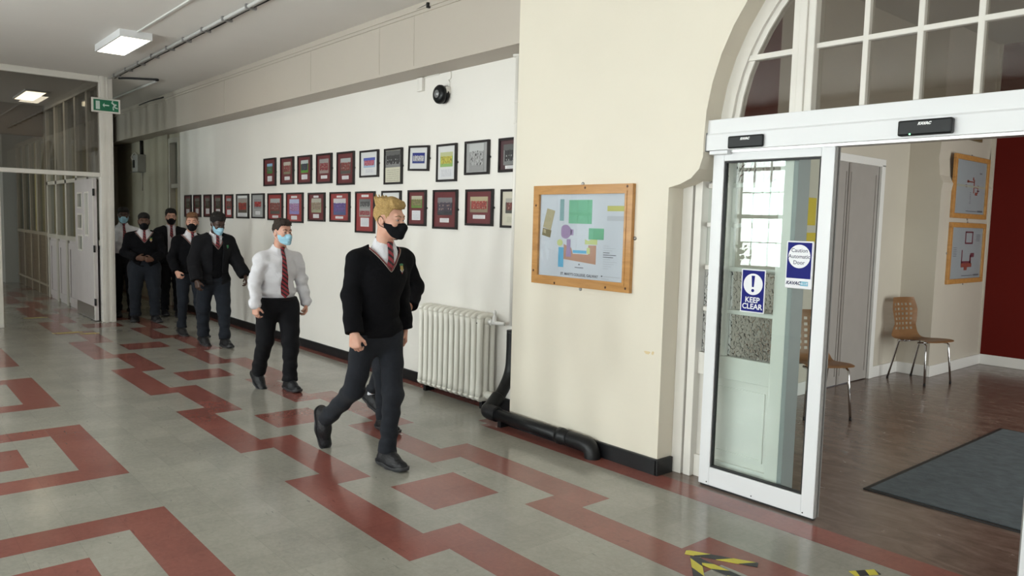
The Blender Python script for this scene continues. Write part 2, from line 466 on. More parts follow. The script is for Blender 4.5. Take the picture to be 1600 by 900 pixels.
# opposite wall with sash windows (behind the camera's left shoulder; seen in the reflections)
WZ0, WZ1, WW = .95, 2.75, .98
WX = [-22.5, -16.1, -14.2, -10.4, -8.55, -6.72, -4.9, -3.05, -1.2, .65, 2.5, 4.3]  # far ones are unseen; the farthest is added to light the ochre wall
ww = MB(); px = XF
for c in WX:
    ww.box(px, c - WW / 2, YL - .35, YL, -.3, CEIL + .02); ww.box(c - WW / 2, c + WW / 2, YL - .35, YL, -.3, WZ0); ww.box(c - WW / 2, c + WW / 2, YL - .35, YL, WZ1, CEIL + .02)
    px = c + WW / 2
ww.box(px, XN, YL - .35, YL, -.3, CEIL + .02)
sbuild(ww, 'wall_left', M_cream2, 'cream corridor wall with sash windows')
for k, c in enumerate(WX):
    r = struct('window_%d' % (k + 11), (c, YL - .2, WZ0), 'white sash window in the opposite corridor wall')
    a, b = c - WW / 2, c + WW / 2
    f = MB().ring(a, b, WZ0, WZ1, .05, YL - .26, YL - .14)
    zm = 1.78
    f.box(a + .05, b - .05, YL - .24, YL - .16, zm - .03, zm + .03)
    f.box(a + .05, b - .05, YL - .24, YL - .16, 2.50, 2.55)
    f.build('frame', M_white, r)
    f = MB()
    for t in (1 / 3, 2 / 3):
        x = a + .05 + (WW - .1) * t
        f.box(x - .009, x + .009, YL - .215, YL - .185, WZ0 + .05, WZ1 - .05)
    for z in (1.37, 2.16): f.box(a + .05, b - .05, YL - .215, YL - .185, z - .009, z + .009)
    f.build('glazing_bar', M_white, r)
    MB().box(a + .04, b - .04, YL - .203, YL - .197, WZ0 + .04, WZ1 - .04).build('pane', M_glass, r)
    MB().bbox(a - .05, b + .05, YL - .14, YL + .10, WZ0 - .035, WZ0, .005).build('sill', M_white, r)

sbuild(MB().box(XN, XN + .2, -3.2, 4.6, -.3, CEIL + .02), 'wall_near', M_cream2)
sbuild(MB().box(XF - .2, XF, -3.2, 4.6, -.3, CEIL + .02), 'wall_far', mat('ochre_paint', (.55, .42, .16), .6, var=.05), 'ochre wall at the far end of the corridor')

# far end: short end wall with the switch box, doorway in the side wall
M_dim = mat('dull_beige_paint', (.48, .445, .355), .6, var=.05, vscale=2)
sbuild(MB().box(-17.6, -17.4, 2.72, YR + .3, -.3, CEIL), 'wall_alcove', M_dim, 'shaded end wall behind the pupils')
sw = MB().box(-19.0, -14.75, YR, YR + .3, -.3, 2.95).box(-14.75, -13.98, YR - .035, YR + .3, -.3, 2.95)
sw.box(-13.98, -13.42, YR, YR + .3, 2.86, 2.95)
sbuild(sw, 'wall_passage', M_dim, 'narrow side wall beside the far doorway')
d = struct('door_4', (-13.7, YR, 0), 'shaded doorway beyond the photo wall')
f = MB().box(-13.98, -13.90, YR - .02, YR + .15, 0, 2.86).box(-13.50, -13.42, YR - .02, YR + .15, 0, 2.86).box(-13.9, -13.5, YR - .02, YR + .15, 2.78, 2.86).box(-13.9, -13.5, YR, YR + .12, 2.02, 2.09)
f.build('frame', M_part, d)
MB().box(-13.9, -13.5, YR + .07, YR + .11, .0, 2.02).build('leaf', mat('brown_door_paint', (.30, .24, .13), .4), d)
MB().box(-13.9, -13.5, YR + .07, YR + .08, 2.09, 2.78).build('pane', M_glass, d)
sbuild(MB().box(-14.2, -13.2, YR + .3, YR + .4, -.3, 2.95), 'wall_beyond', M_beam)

# ------------------------------------------------------------------ glazed partition across the corridor
XPt = -12.2
p = struct('partition_front', (XPt, 2.75, 0), 'white timber screen across the corridor with a tall corner post')
po = MB().bbox(XPt - .07, XPt + .07, 2.672, 2.842, 0, CEIL, .008)
po.box(XPt + .07, XPt + .078, 2.70, 2.735, 0, CEIL).box(XPt + .07, XPt + .078, 2.78, 2.815, 0, CEIL)
po.build('post', M_wood_w, p)
MB().bbox(XPt - .06, XPt + .05, 1.345, 1.475, 0, CEIL, .008).build('post', M_wood_w, p)
MB().bbox(XPt - .05, XPt + .05, -2.8, 2.672, 3.395, CEIL, .006).build('head_rail', M_wood_w, p)
MB().bbox(XPt - .045, XPt + .045, 1.475, 2.672, 2.075, 2.135, .006).build('transom', M_wood_w, p)
MB().box(XPt - .003, XPt + .003, 1.475, 2.672, 2.135, 3.395).build('pane', M_glass_f, p)
f = MB()
for y in (-.05, -1.45): f.box(XPt - .04, XPt + .04, y - .05, y + .05, 0, 3.395)
f.box(XPt - .04, XPt + .04, -2.8, 1.345, 2.075, 2.135).box(XPt - .04, XPt + .04, -2.8, 1.345, .9, .96)
f.build('side_frame', M_wood_w, p)
MB().box(XPt - .02, XPt + .02, -2.8, 1.345, 0, .9).build('lower_panel', M_part, p)
MB().box(XPt - .003, XPt + .003, -2.8, 1.345, .96, 3.395).build('side_pane', M_glass_f, p)

# screen running on behind the post
p = struct('partition_side', (-16, 2.72, 0), 'tall glazed screen with panelled base behind the post')
YS = 2.72
xm = [-12.95, -13.75, -14.55, -15.35, -16.15]
f = MB()
for x in xm: f.bbox(x - .06, x + .06, YS - .05, YS + .05, .0, 3.44, .006)
f.box(-16.2, XPt - .07, YS - .055, YS + .05, 3.36, CEIL).box(-16.2, XPt - .07, YS - .05, YS + .05, 2.04, 2.10).box(-16.2, XPt - .07, YS - .055, YS + .05, 1.10, 1.17)
f.build('mullion_frame', M_part, p)
for a, b in zip([XPt - .07] + xm[:-1], xm):
    q = MB().box(b + .06, a - .06, YS - .018, YS + .018, 0, 1.10)
    q.ring(b + .06, a - .06, .06, 1.05, .10, YS - .034, YS - .018)
    q.build('base_panel', M_lilac, p)
    MB().box(b + .06, a - .06, YS - .003, YS + .003, 1.17, 3.36).build('pane', M_glass, p)
f = MB()
xd = [-16.4, -17.2, -18.0, -18.8, -19.6]
for x in xd: f.box(x - .05, x + .05, YS - .04, YS + .04, 0, 2.95)
f.box(-19.7, -16.2, YS - .045, YS + .04, 1.12, 1.18).box(-19.7, -16.2, YS - .045, YS + .04, 2.9, 2.98).box(-19.7, -16.2, YS - .045, YS + .04, .18, .22)
f.build('dark_mullion_frame', mat('brown_frame_paint', (.30, .26, .20), .4, var=.05), p)
for a, b in zip(xd[:-1], xd[1:]):
    MB().box(b + .05, a - .05, YS - .015, YS + .015, 0, 1.12).build('wood_panel', M_dkwood, p)
    MB().box(b + .05, a - .05, YS - .003, YS + .003, 1.18, 2.9).build('pane', M_glass, p)
sbuild(MB().box(-16.62, -16.42, -2.8, 2.68, 2.93, CEIL), 'beam_far', mat('brown_bulkhead', (.26, .20, .15), .6, var=.05), 'brownish bulkhead far down the corridor')
sbuild(MB().box(-19.72, -16.2, YS + .9, YS + 1.0, 0, CEIL), 'wall_back_room', mat('dim_wall', (.20, .17, .12), .7))
sbuild(MB().box(-20.2, -19.7, YS - .28, YS + .3, 0, CEIL), 'wall_stub', mat('pale_green_grey', (.42, .43, .40), .6), 'pale wall end far down the corridor')

# open leaf hinged on the post
d = struct('door_2', (XPt - .08, 2.6, 0), 'pale painted corridor door folded back beside the post')
X0, X1, YD = -13.50, -12.285, 2.625
holes = [(-12.82, -12.60, 1.23, 1.86)] + [(-13.30, -13.02, z, z + .22) for z in (1.0, 1.32, 1.64)]
lf = MB()
xs_ = sorted({X0, X1} | {h[0] for h in holes} | {h[1] for h in holes}); zs_ = sorted({.012, 2.06} | {h[2] for h in holes} | {h[3] for h in holes})
for a, b in zip(xs_, xs_[1:]):
    for c, e in zip(zs_, zs_[1:]):
        if not any(a >= h[0] - 1e-6 and b <= h[1] + 1e-6 and c >= h[2] - 1e-6 and e <= h[3] + 1e-6 for h in holes):
            lf.box(a, b, YD - .022, YD + .022, c, e)
lf.build('leaf', M_lilac, d)
for h in holes:
    MB().ring(h[0] - .012, h[1] + .012, h[2] - .012, h[3] + .012, .024, YD - .030, YD + .026).build('pane_bead', M_wood_w, d)
    MB().box(h[0], h[1], YD - .003, YD + .003, h[2], h[3]).build('pane', M_glass, d)
MB().box(X0 + .05, X1 - .06, YD - .026, YD - .022, .02, .21).build('kick_plate', M_steel, d)
for z in (.28, 1.05, 1.86):
    MB().tube([(X1 + .012, YD - .02, z - .05), (X1 + .012, YD - .02, z + .05)], .013, 8).box(X1 - .04, X1 + .01, YD - .026, YD - .022, z - .05, z + .05).build('hinge', M_rubber, d)
MB().box(X1 - .045, X1 - .003, YD - .0235, YD - .0222, .012, 2.06).build('edge_strip', M_wood_w, d)

# ------------------------------------------------------------------ fanlight in the arch
YW = 4.0
wn = struct('window_1', (XC, YW, 2.2), 'white arched fanlight with square panes over the sliding doors')
def arc(r, n=28, z0=zc_, a0=0., a1=PI): return [(XC + r * math.cos(a0 + (a1 - a0) * k / n), z0 + r * math.sin(a0 + (a1 - a0) * k / n)) for k in range(n + 1)]
def arc_band(mb, r0, r1, y0, y1):
    o, i = arc(r1), arc(r0); n = len(o)
    vs = [(x, y0, z) for x, z in o] + [(x, y0, z) for x, z in i] + [(x, y1, z) for x, z in o] + [(x, y1, z) for x, z in i]
    fs = []
    for k in range(n - 1):
        fs += [(k, k + 1, n + k + 1, n + k), (2 * n + k, 3 * n + k, 3 * n + k + 1, 2 * n + k + 1), (n + k, n + k + 1, 3 * n + k + 1, 3 * n + k), (k, 2 * n + k, 2 * n + k + 1, k + 1)]
    mb.add(vs, fs)
f = MB(); arc_band(f, 1.185, 1.285, YW - .01, YW + .07); arc_band(f, 1.150, 1.19, YW + .012, YW + .06)
f.build('arch_frame', M_wood_w, wn)
def ztop(x, r=1.16): return zc_ + math.sqrt(max(r * r - (x - XC) ** 2, 0))
for s in (-1, 1):
    xm_ = XC + s * .735
    f = MB()
    f.bbox(xm_ - .065, xm_ + .065, YW - .03, YW + .07, 2.2, ztop(xm_) + .03, .006)
    f.bbox(xm_ - .022, xm_ + .022, YW - .045, YW - .02, 2.2, ztop(xm_), .005)
    f.build('mullion', M_wood_w, wn)
    a, b = sorted((XC + s * .80, XC + s * 1.14))
    f = MB().box(a, b, YW, YW + .05, 2.555, 2.585)
    f.build('glazing_bar', M_wood_w, wn)
cx0, cx1 = XC - .672, XC + .672
f = MB()
for k in range(1, 5):
    x = cx0 + (cx1 - cx0) * k / 5
    f.bbox(x - .015, x + .015, YW - .005, YW + .05, 2.235, ztop(x), .004)
f.build('glazing_bar', M_wood_w, wn)
f = MB()
for z in (2.578, 2.925):
    hw = min(.672, math.sqrt(max(1.16 ** 2 - (z - zc_) ** 2, 0)))
    f.bbox(XC - hw, XC + hw, YW - .004, YW + .049, z - .014, z + .014, .004)
f.build('glazing_bar', M_wood_w, wn)
MB().prism([(XC - 1.16, 2.2)] + [(x, z) for x, z in reversed(arc(1.17)) if z > 2.2] + [(XC + 1.16, 2.2)], 'y', YW + .022, YW + .026).build('pane', M_glass_f, wn)
MB().bbox(XC - 1.262, XC + 1.262, YP + .03, YW + .07, 2.128, 2.215, .004).build('sill_rail', M_alu, wn)

# ------------------------------------------------------------------ side screens behind the sliding doors
def side_screen(n, mirror):
    X = (lambda x: x) if not mirror else (lambda x: 2 * XC - x)
    def bx(mb, a, b, *q, bv=.004):
        a, b = sorted((X(a), X(b))); mb.bbox(a, b, *q, bv)
    r = struct('window_%d' % n, (X(-2.6), 4.06, 0), 'pale timber side screen with patterned panes beside the sliding door')
    f = MB()
    bx(f, -3.02, -2.945, 3.985, 4.12, 0, 2.13); bx(f, -2.935, -2.88, 3.995, 4.12, 0, 2.13)
    bx(f, -2.36, -2.275, 3.995, 4.09, 0, 2.13)
    bx(f, -2.88, -2.36, 4.03, 4.10, 2.02, 2.13); bx(f, -2.88, -2.36, 4.03, 4.10, .66, .80)
    bx(f, -2.88, -2.36, 4.03, 4.10, 0, .14)
    bx(f, -2.725, -2.69, 4.035, 4.095, .80, 2.02)
    f.build('stile_frame', M_wood_w, r)
    f = MB()
    for z in (1.075, 1.335, 1.60, 1.84): bx(f, -2.87, -2.37, 4.04, 4.09, z - .014, z + .014)
    f.build('glazing_bar', M_wood_w, r)
    f = MB(); a, b = sorted((X(-2.88), X(-2.36)))
    f.box(a, b, 4.055, 4.085, .13, .67); f.ring(a + .05, b - .05, .19, .61, .02, 4.045, 4.055)
    f.build('base_panel', M_wood_w, r)
    for (a, b) in ((-2.88, -2.725), (-2.69, -2.36)):
        for (c, e, mm) in ((.80, 1.06, M_obsc), (1.09, 1.32, M_obsc), (1.35, 1.585, M_glass), (1.615, 1.825, M_glass), (1.855, 2.02, M_obsc)):
            q = MB(); x0, x1 = sorted((X(a), X(b))); q.box(x0, x1, 4.063, 4.068, c, e); q.build('pane', mm, r)
    f = MB(); bx(f, -2.275, -2.245, 3.99, 4.12, 0, 2.13); f.build('metal_stop', mat('grey_metal_stop', (.30, .31, .31), .4), r)
side_screen(2, False); side_screen(3, True)

# ------------------------------------------------------------------ sliding door leaves
def sliding_leaf(n, x0, x1, label):
    r = struct('door_%d' % n, ((x0 + x1) / 2, 3.94, 0), label)
    f = MB(); st, zb, zt = .075, .125, 2.028
    f.bbox(x0, x0 + st, 3.918, 3.962, .012, zt, .004); f.bbox(x1 - st, x1, 3.918, 3.962, .012, zt, .004)
    f.bbox(x0 + st, x1 - st, 3.918, 3.962, .012, zb, .004); f.bbox(x0 + st, x1 - st, 3.918, 3.962, 1.975, zt, .004)
    f.build('frame', M_alu, r)
    f = MB().ring(x0 + st - .001, x1 - st + .001, zb - .001, 1.976, .012, 3.928, 3.952); f.build('glazing_gasket', M_rubber, r)
    MB().box(x0 + st, x1 - st, 3.938, 3.942, zb, 1.975).build('pane', M_glass_d, r)
    MB().box(x0 + .01, x1 - .005, 3.925, 3.955, .001, .014).build('bottom_seal', M_rubber, r)
    e = x1 if n == 1 else x0
    MB().box(e - .006, e + .012, 3.924, 3.932, .02, 2.02).box(e - .006, e + .012, 3.948, 3.956, .02, 2.02).build('brush_seal', mat('grey_seal', (.20, .19, .18), .6), r)
    f = MB()
    for k in (.06, .37, .69): f.lathe([(.004, 0), (.004, -.002)], (x0 + k, 3.918, .03), 'y', 8)
    f.build('screw', M_rubber, r)
    return r
door = sliding_leaf(1, -2.757, -2.005, 'sliding glass door leaf in a white frame carrying two blue notices')
sliding_leaf(3, -1.032, -.275, 'second sliding glass door leaf at the frame edge')
M_navy = mat('sign_blue', (.006, .009, .17), .45, spec=.15); M_sw = mat('sign_white', (.80, .80, .84), .35); M_ink = mat('sign_ink', (.03, .03, .09), .5); M_cy = mat('sign_cyan', (.14, .42, .58), .4)
YG = 3.9375
s = MB().box(-2.535, -2.380, YG - .001, YG, 1.098, 1.348); s.build('keep_clear_sign', M_sw, door)
kc = MB().box(-2.529, -2.386, YG - .002, YG - .001, 1.104, 1.342, 0)
kc.lathe([(.062, 0), (.062, -.0006)], (-2.4575, YG - .002, 1.262), 'y', 32, 1)
kc.prism([(-2.4685, 1.312), (-2.4465, 1.312), (-2.4515, 1.246), (-2.4635, 1.246)], 'y', YG - .0034, YG - .0026, 2)
kc.lathe([(.0095, 0), (.0095, -.0008)], (-2.4575, YG - .0026, 1.226), 'y', 16, 2)
kc.text('KEEP', .044, (-2.4575, YG - .0026, 1.170), (1, 0, 0), (0, 0, 1), 1, bold=.001)
kc.text('CLEAR', .044, (-2.4575, YG - .0026, 1.132), (1, 0, 0), (0, 0, 1), 1, bold=.001)
kc.build('keep_clear_print', [M_navy, M_sw, M_navy], door)
ys = 3.916
s = MB().bbox(-2.243, -2.086, ys - .010, ys, 1.262, 1.522, .004); s.build('caution_sign', M_sw, door)
ca = MB().box(-2.235, -2.094, ys - .0112, ys - .0104, 1.318, 1.514, 0)
ca.lathe([(.064, 0), (.064, -.0005)], (-2.1645, ys - .0114, 1.438), 'y', 32, 1)
for t_, z in (('Caution', 1.470), ('Automatic', 1.437), ('Door', 1.404)): ca.text(t_, .030, (-2.1645, ys - .0124, z), (1, 0, 0), (0, 0, 1), 2, bold=.0003)
ca.text('KAVAC', .026, (-2.193, ys - .0112, 1.291), (1, 0, 0), (0, 0, 1), 2, shear=.3, bold=.001)
ca.box(-2.152, -2.106, ys - .0112, ys - .0104, 1.279, 1.303, 3)
ca.text('BLUE', .018, (-2.129, ys - .0118, 1.291), (1, 0, 0), (0, 0, 1), 1, shear=.2)
ca.build('caution_print', [M_navy, M_sw, M_ink, M_cy], door)

# operator housing over the doors
op = thing('door_operator', 'long white sliding door operator housing across the arch with black sensors', 'door operator', (XC, 3.86, 2.03))
hx0, hx1 = -2.785, 2 * XC + 2.785
prof = [(3.862, 2.036), (3.862, 2.125), (3.872, 2.138), (3.995, 2.138), (3.995, 2.036)]
MB().prism(prof, 'x', hx0 + .012, hx1 - .012).build('housing', M_alu, op)
for hq in (hx0, hx1 - .012): MB().bbox(hq, hq + .012, 3.858, 3.998, 2.030, 2.142, .003).build('end_cap', mat('grey_end_cap', (.25, .25, .26), .4), op)
MB().box(hx0 + .02, hx1 - .02, 3.90, 3.985, 2.022, 2.036).build('track', M_silver, op)
MB().bbox(-2.755, -2.63, 3.87, 3.965, 2.012, 2.034, .003).build('door_hanger', M_alu, op)
for (a, b, z0, z1, y) in ((-2.613, -2.388, 2.038, 2.108, 3.84), (-1.655, -1.412, 2.042, 2.115, 3.825)):
    s = MB().bbox(a, b, y, 3.862, z0, z1, .008).build('sensor', M_plastic, op)
    q = MB().text('KAVAC', .0175, ((a + b) / 2, y - .0012, z0 + (z1 - z0) * .72), (1, 0, 0), (0, 0, 1), 0, shear=.35, bold=.0012)
    q.build('logo', mat('logo_white', (.85, .86, .86), .4), s)
MB().lathe([(.004, 0), (.003, -.004)], (-1.595, 3.823, 2.048), 'y', 10).build('status_light', mat('green_led', (.1, .6, .2), .3, emit=(.3, 1., .45), estr=3), op)
tag(MB().tube([(-1.50 + .03 * math.cos(q), 3.90 + .01 * math.sin(q), 2.155 + .028 * math.sin(q)) for q in [PI * k / 12 for k in range(-3, 13)]], .0025, 6).build('cable_loop', M_rubber), 'short dark loop of cable on top of the door operator', 'cable')
# ------------------------------------------------------------------ entrance hall
HZ = 3.85
hx = -3.73
hw = MB().box(hx - .2, hx, 4.18, 6.22, 2.2, HZ)
sbuild(hw, 'wall_hall_red', M_redwall, 'dark red side wall inside the hall')
M_hallw = mat('hall_cream', (.58, .535, .46), .42, var=.03, vscale=2, bump=.05, bscale=20)
hw = MB().box(hx - .2, hx, 6.22, 7.18, -.3, HZ).box(hx - .2, hx, 8.27, 9.0, -.3, HZ).box(hx - .2, hx, 7.18, 8.27, 2.29, HZ)
hw.box(hx - .2, hx, 4.18, 6.22, -.3, 2.2)
sbuild(hw, 'wall_hall_left', M_hallw, 'cream side wall of the entrance hall')
prof = [(hx - .2, -.3), (-3.375, -.3), (-3.375, 2.05), (-3.36, 2.14), (-3.40, 2.22), (-3.42, 2.4), (-3.40, 2.65), (-3.40, HZ), (hx - .2, HZ)]
pr = MB().prism(prof, 'y', 8.98, 10.55)
sbuild(pr, 'pillar', M_hallw, 'cream hall pier carrying the framed plans')
sbuild(MB().box(hx - .2, 1.6, 10.5, 10.7, -.3, HZ), 'wall_hall_back', M_redwall, 'deep red end wall of the hall')
sbuild(MB().box(-3.40, -3.362, 10.46, 10.51, .0, HZ), 'trim_2', M_hallw)
sbuild(MB().bbox(-3.365, 1.3, 10.475, 10.5, 0, .125, .006), 'baseboard_back', M_white, 'white skirting under the red wall')
bb = MB().bbox(-3.378, -3.355, 8.965, 10.48, 0, .125, .006).bbox(hx, -3.37, 8.96, 8.982, 0, .125, .006).bbox(hx, hx + .022, 8.35, 8.97, 0, .125, .006).bbox(hx, hx + .022, 6.22, 7.10, 0, .125, .006)
sbuild(bb, 'baseboard_hall', M_white, 'white skirting of the hall side wall')
sbuild(MB().box(hx - .2, 1.6, 3.9 + .28, 10.7, HZ, HZ + .2), 'ceiling_hall', mat('hall_ceiling', (.52, .49, .44), .8))
# hall wall above the arch on its inner side, so the hall is closed to the ceiling
sbuild(MB().box(-4.4, XN, YP + .02, YP + .34, CEIL + .02, HZ + .2), 'wall_over_arch', M_hallw)
# street side with a glazed entrance
sx = 1.2
sw = MB().box(sx, sx + .25, 4.18, 5.4, -.3, HZ).box(sx, sx + .25, 9.0, 10.7, -.3, HZ).box(sx, sx + .25, 5.4, 9.0, 2.6, HZ)
sbuild(sw, 'wall_hall_right', M_hallw)
r = struct('door_5', (sx + .1, 7.2, 0), 'glazed street entrance of the hall')
f = MB()
for y in (5.4, 6.3, 7.2, 8.1, 8.93): f.box(sx + .08, sx + .15, y, y + .07, 0, 2.6)
f.box(sx + .08, sx + .15, 5.4, 9.0, 2.53, 2.6).box(sx + .08, sx + .15, 5.4, 9.0, 2.05, 2.12).box(sx + .08, sx + .15, 5.4, 9.0, 0, .25)
f.build('frame', M_white, r)
MB().box(sx + .11, sx + .114, 5.4, 9.0, .25, 2.53).build('pane', M_glass, r)
# grey inner door in its white frame
d = struct('door_6', (hx, 7.7, 0), 'grey panelled door in a white frame inside the hall')
f = MB().bbox(hx - .1, hx + .03, 7.10, 7.18, 0, 2.29, .006).bbox(hx - .1, hx + .03, 8.27, 8.35, 0, 2.29, .006).bbox(hx - .1, hx + .03, 7.10, 8.35, 2.27, 2.35, .006)
f.build('frame', M_white, d)
f = MB().box(hx - .045, hx - .005, 7.18, 8.27, .01, 2.27)
for a, b in ((7.24, 7.56), (7.66, 8.21)):
    for y in (a, b): f.box(hx - .005, hx + .004, y - .01, y + .01, .10, 2.18)
f.build('leaf', mat('grey_door_paint', (.36, .335, .315), .45, var=.03), d)
MB().box(hx - .005, hx + .006, 7.595, 7.635, .01, 2.27).build('cover_strip', mat('grey_strip', (.30, .275, .255), .45), d)
# ------------------------------------------------------------------ framed school photos
M_fr = mat('black_frame', (.014, .011, .012), .35)
M_mar = mat('maroon_mount', (.13, .028, .032), .45, var=.04)
M_rdm = mat('red_mount', (.27, .045, .045), .45, var=.04)
M_whm = mat('white_mount', (.66, .66, .66), .4)
M_gym = mat('grey_mount', (.33, .33, .33), .4)
M_crm = mat('cream_mount', (.60, .56, .46), .45)
M_dkm = mat('dark_maroon_mount', (.07, .03, .035), .45)
M_card = text_lines_mat('caption_card', (.68, .67, .68), (.12, .12, .16))
M_note = text_lines_mat('typed_sheet', (.66, .66, .69), (.15, .15, .2), 12.)
M_crn = text_lines_mat('cream_sheet', (.58, .56, .45), (.2, .18, .14), 7.)
PH = dict(
    landscape=photo_mat('photo_landscape', (.25, .42, .60), (.10, .16, .10), (.25, .30, .28), (.06, .16, .04), 5, 1),
    team_a=photo_mat('photo_team_beige', (.45, .42, .36), (.24, .05, .05), (.45, .30, .24), (.20, .18, .12), 9, 2),
    player=photo_mat('photo_player', (.45, .50, .50), (.05, .06, .08), (.30, .30, .28), (.10, .26, .05), 4, 3),
    team_b=photo_mat('photo_team_red', (.30, .28, .28), (.28, .06, .07), (.42, .28, .24), (.30, .24, .22), 9, 4),
    team_c=photo_mat('photo_team_grey', (.38, .40, .40), (.24, .07, .06), (.35, .25, .22), (.10, .09, .08), 8, 5),
    pink=photo_mat('photo_team_pink', (.10, .12, .40), (.50, .14, .20), (.55, .38, .36), (.35, .45, .60), 9, 6),
    bw=photo_mat('photo_black_white', (.13, .13, .13), (.07, .07, .07), (.36, .36, .36), (.22, .22, .22), 8, 7),
    navy=photo_mat('photo_navy', (.04, .05, .22), (.50, .50, .55), (.40, .34, .34), (.05, .07, .22), 6, 8),
    yellow=photo_mat('photo_yellow', (.50, .52, .30), (.56, .50, .10), (.35, .40, .12), (.28, .44, .16), 7, 9),
    bw4=photo_mat('photo_rows', (.50, .51, .51), (.42, .42, .42), (.05, .05, .05), (.30, .30, .30), 9, 10),
    far_a=photo_mat('photo_field_dim', (.16, .17, .15), (.10, .09, .08), (.16, .12, .10), (.06, .07, .05), 8, 11),
    redfig=photo_mat('photo_red_figure', (.32, .28, .26), (.32, .06, .05), (.20, .12, .10), (.10, .08, .07), 4, 12),
    greyred=photo_mat('photo_grey_red', (.30, .30, .31), (.36, .05, .05), (.42, .16, .15), (.26, .26, .27), 5, 13),
    purple=photo_mat('photo_purple', (.35, .38, .55), (.30, .14, .32), (.48, .32, .40), (.20, .16, .40), 9, 14),
    olive=photo_mat('photo_olive', (.36, .34, .28), (.22, .16, .10), (.40, .28, .20), (.24, .24, .14), 9, 15),
    blue=photo_mat('photo_blue', (.50, .48, .50), (.10, .06, .24), (.18, .12, .30), (.06, .07, .18), 9, 16),
    green=photo_mat('photo_green', (.42, .40, .30), (.20, .20, .08), (.32, .24, .14), (.12, .22, .05), 8, 17),
    dark=photo_mat('photo_dark_team', (.16, .15, .16), (.05, .04, .06), (.40, .28, .24), (.03, .03, .04), 8, 18),
    redteam=photo_mat('photo_red_team', (.40, .34, .22), (.34, .07, .06), (.45, .26, .20), (.25, .20, .14), 10, 19),
    street=photo_mat('photo_street', (.42, .40, .36), (.20, .08, .07), (.34, .20, .16), (.10, .10, .09), 6, 20),
)
# x0, x1, z0, z1, mount, [(kind, material, left, right, bottom, top) as fractions], label
P_ = 'photo'; C_ = 'caption_card'
UP = [
 (-9.93, -9.56, 1.975, 2.335, M_mar, [(P_, 'landscape', .26, .76, .44, .84), (C_, M_card, .30, .72, .13, .34)], 'maroon framed green landscape under blue sky, first of the upper row from the far end'),
 (-9.405, -9.03, 1.985, 2.325, M_mar, [(P_, 'team_a', .2, .82, .36, .86), (C_, M_card, .3, .74, .12, .26)], 'maroon framed beige team photo, second of the upper row from the far end'),
 (-8.905, -8.54, 1.98, 2.32, M_mar, [(P_, 'player', .2, .8, .38, .88), (C_, M_card, .26, .74, .12, .31)], 'maroon framed photo of a dark figure on bright grass, third of the upper row'),
 (-8.405, -8.03, 1.975, 2.318, M_mar, [(P_, 'team_b', .16, .84, .32, .86), (C_, M_card, .28, .74, .12, .24)], 'maroon framed photo of a red team, fourth of the upper row from the far end'),
 (-7.90, -7.515, 1.948, 2.312, M_mar, [(P_, 'team_c', .18, .84, .32, .84), (C_, M_card, .28, .72, .13, .25)], 'maroon framed grey and red team photo beside the pink one, fifth of the upper row'),
 (-7.385, -7.005, 2.018, 2.30, M_whm, [(P_, 'pink', .17, .86, .34, .76), (C_, M_note, .25, .78, .1, .28)], 'black framed photo of a pink team on blue with white surround'),
 (-6.885, -6.55, 1.935, 2.294, M_crm, [(P_, 'bw', .01, .99, .47, .99), (C_, M_crn, .02, .98, .01, .46)], 'black framed dark monochrome photo above a cream text sheet'),
 (-6.43, -6.085, 2.053, 2.293, M_whm, [(P_, 'navy', .15, .84, .26, .76)], 'small slightly tilted frame with a navy and white team photo'),
 (-5.952, -5.645, 1.94, 2.282, M_whm, [(P_, 'yellow', .14, .86, .38, .82), (C_, M_note, .12, .88, .06, .32)], 'tall black frame with a yellow and green team photo over white text'),
 (-5.518, -5.177, 1.99, 2.283, M_gym, [(P_, 'bw4', .15, .83, .05, .98)], 'black framed monochrome photo of four rows of pupils'),
 (-5.045, -4.70, 1.998, 2.28, M_dkm, [(P_, 'bw', .14, .97, .16, .86), (C_, M_card, .22, .9, .03, .14)], 'upper row monochrome photo half hidden by the pier'),
]
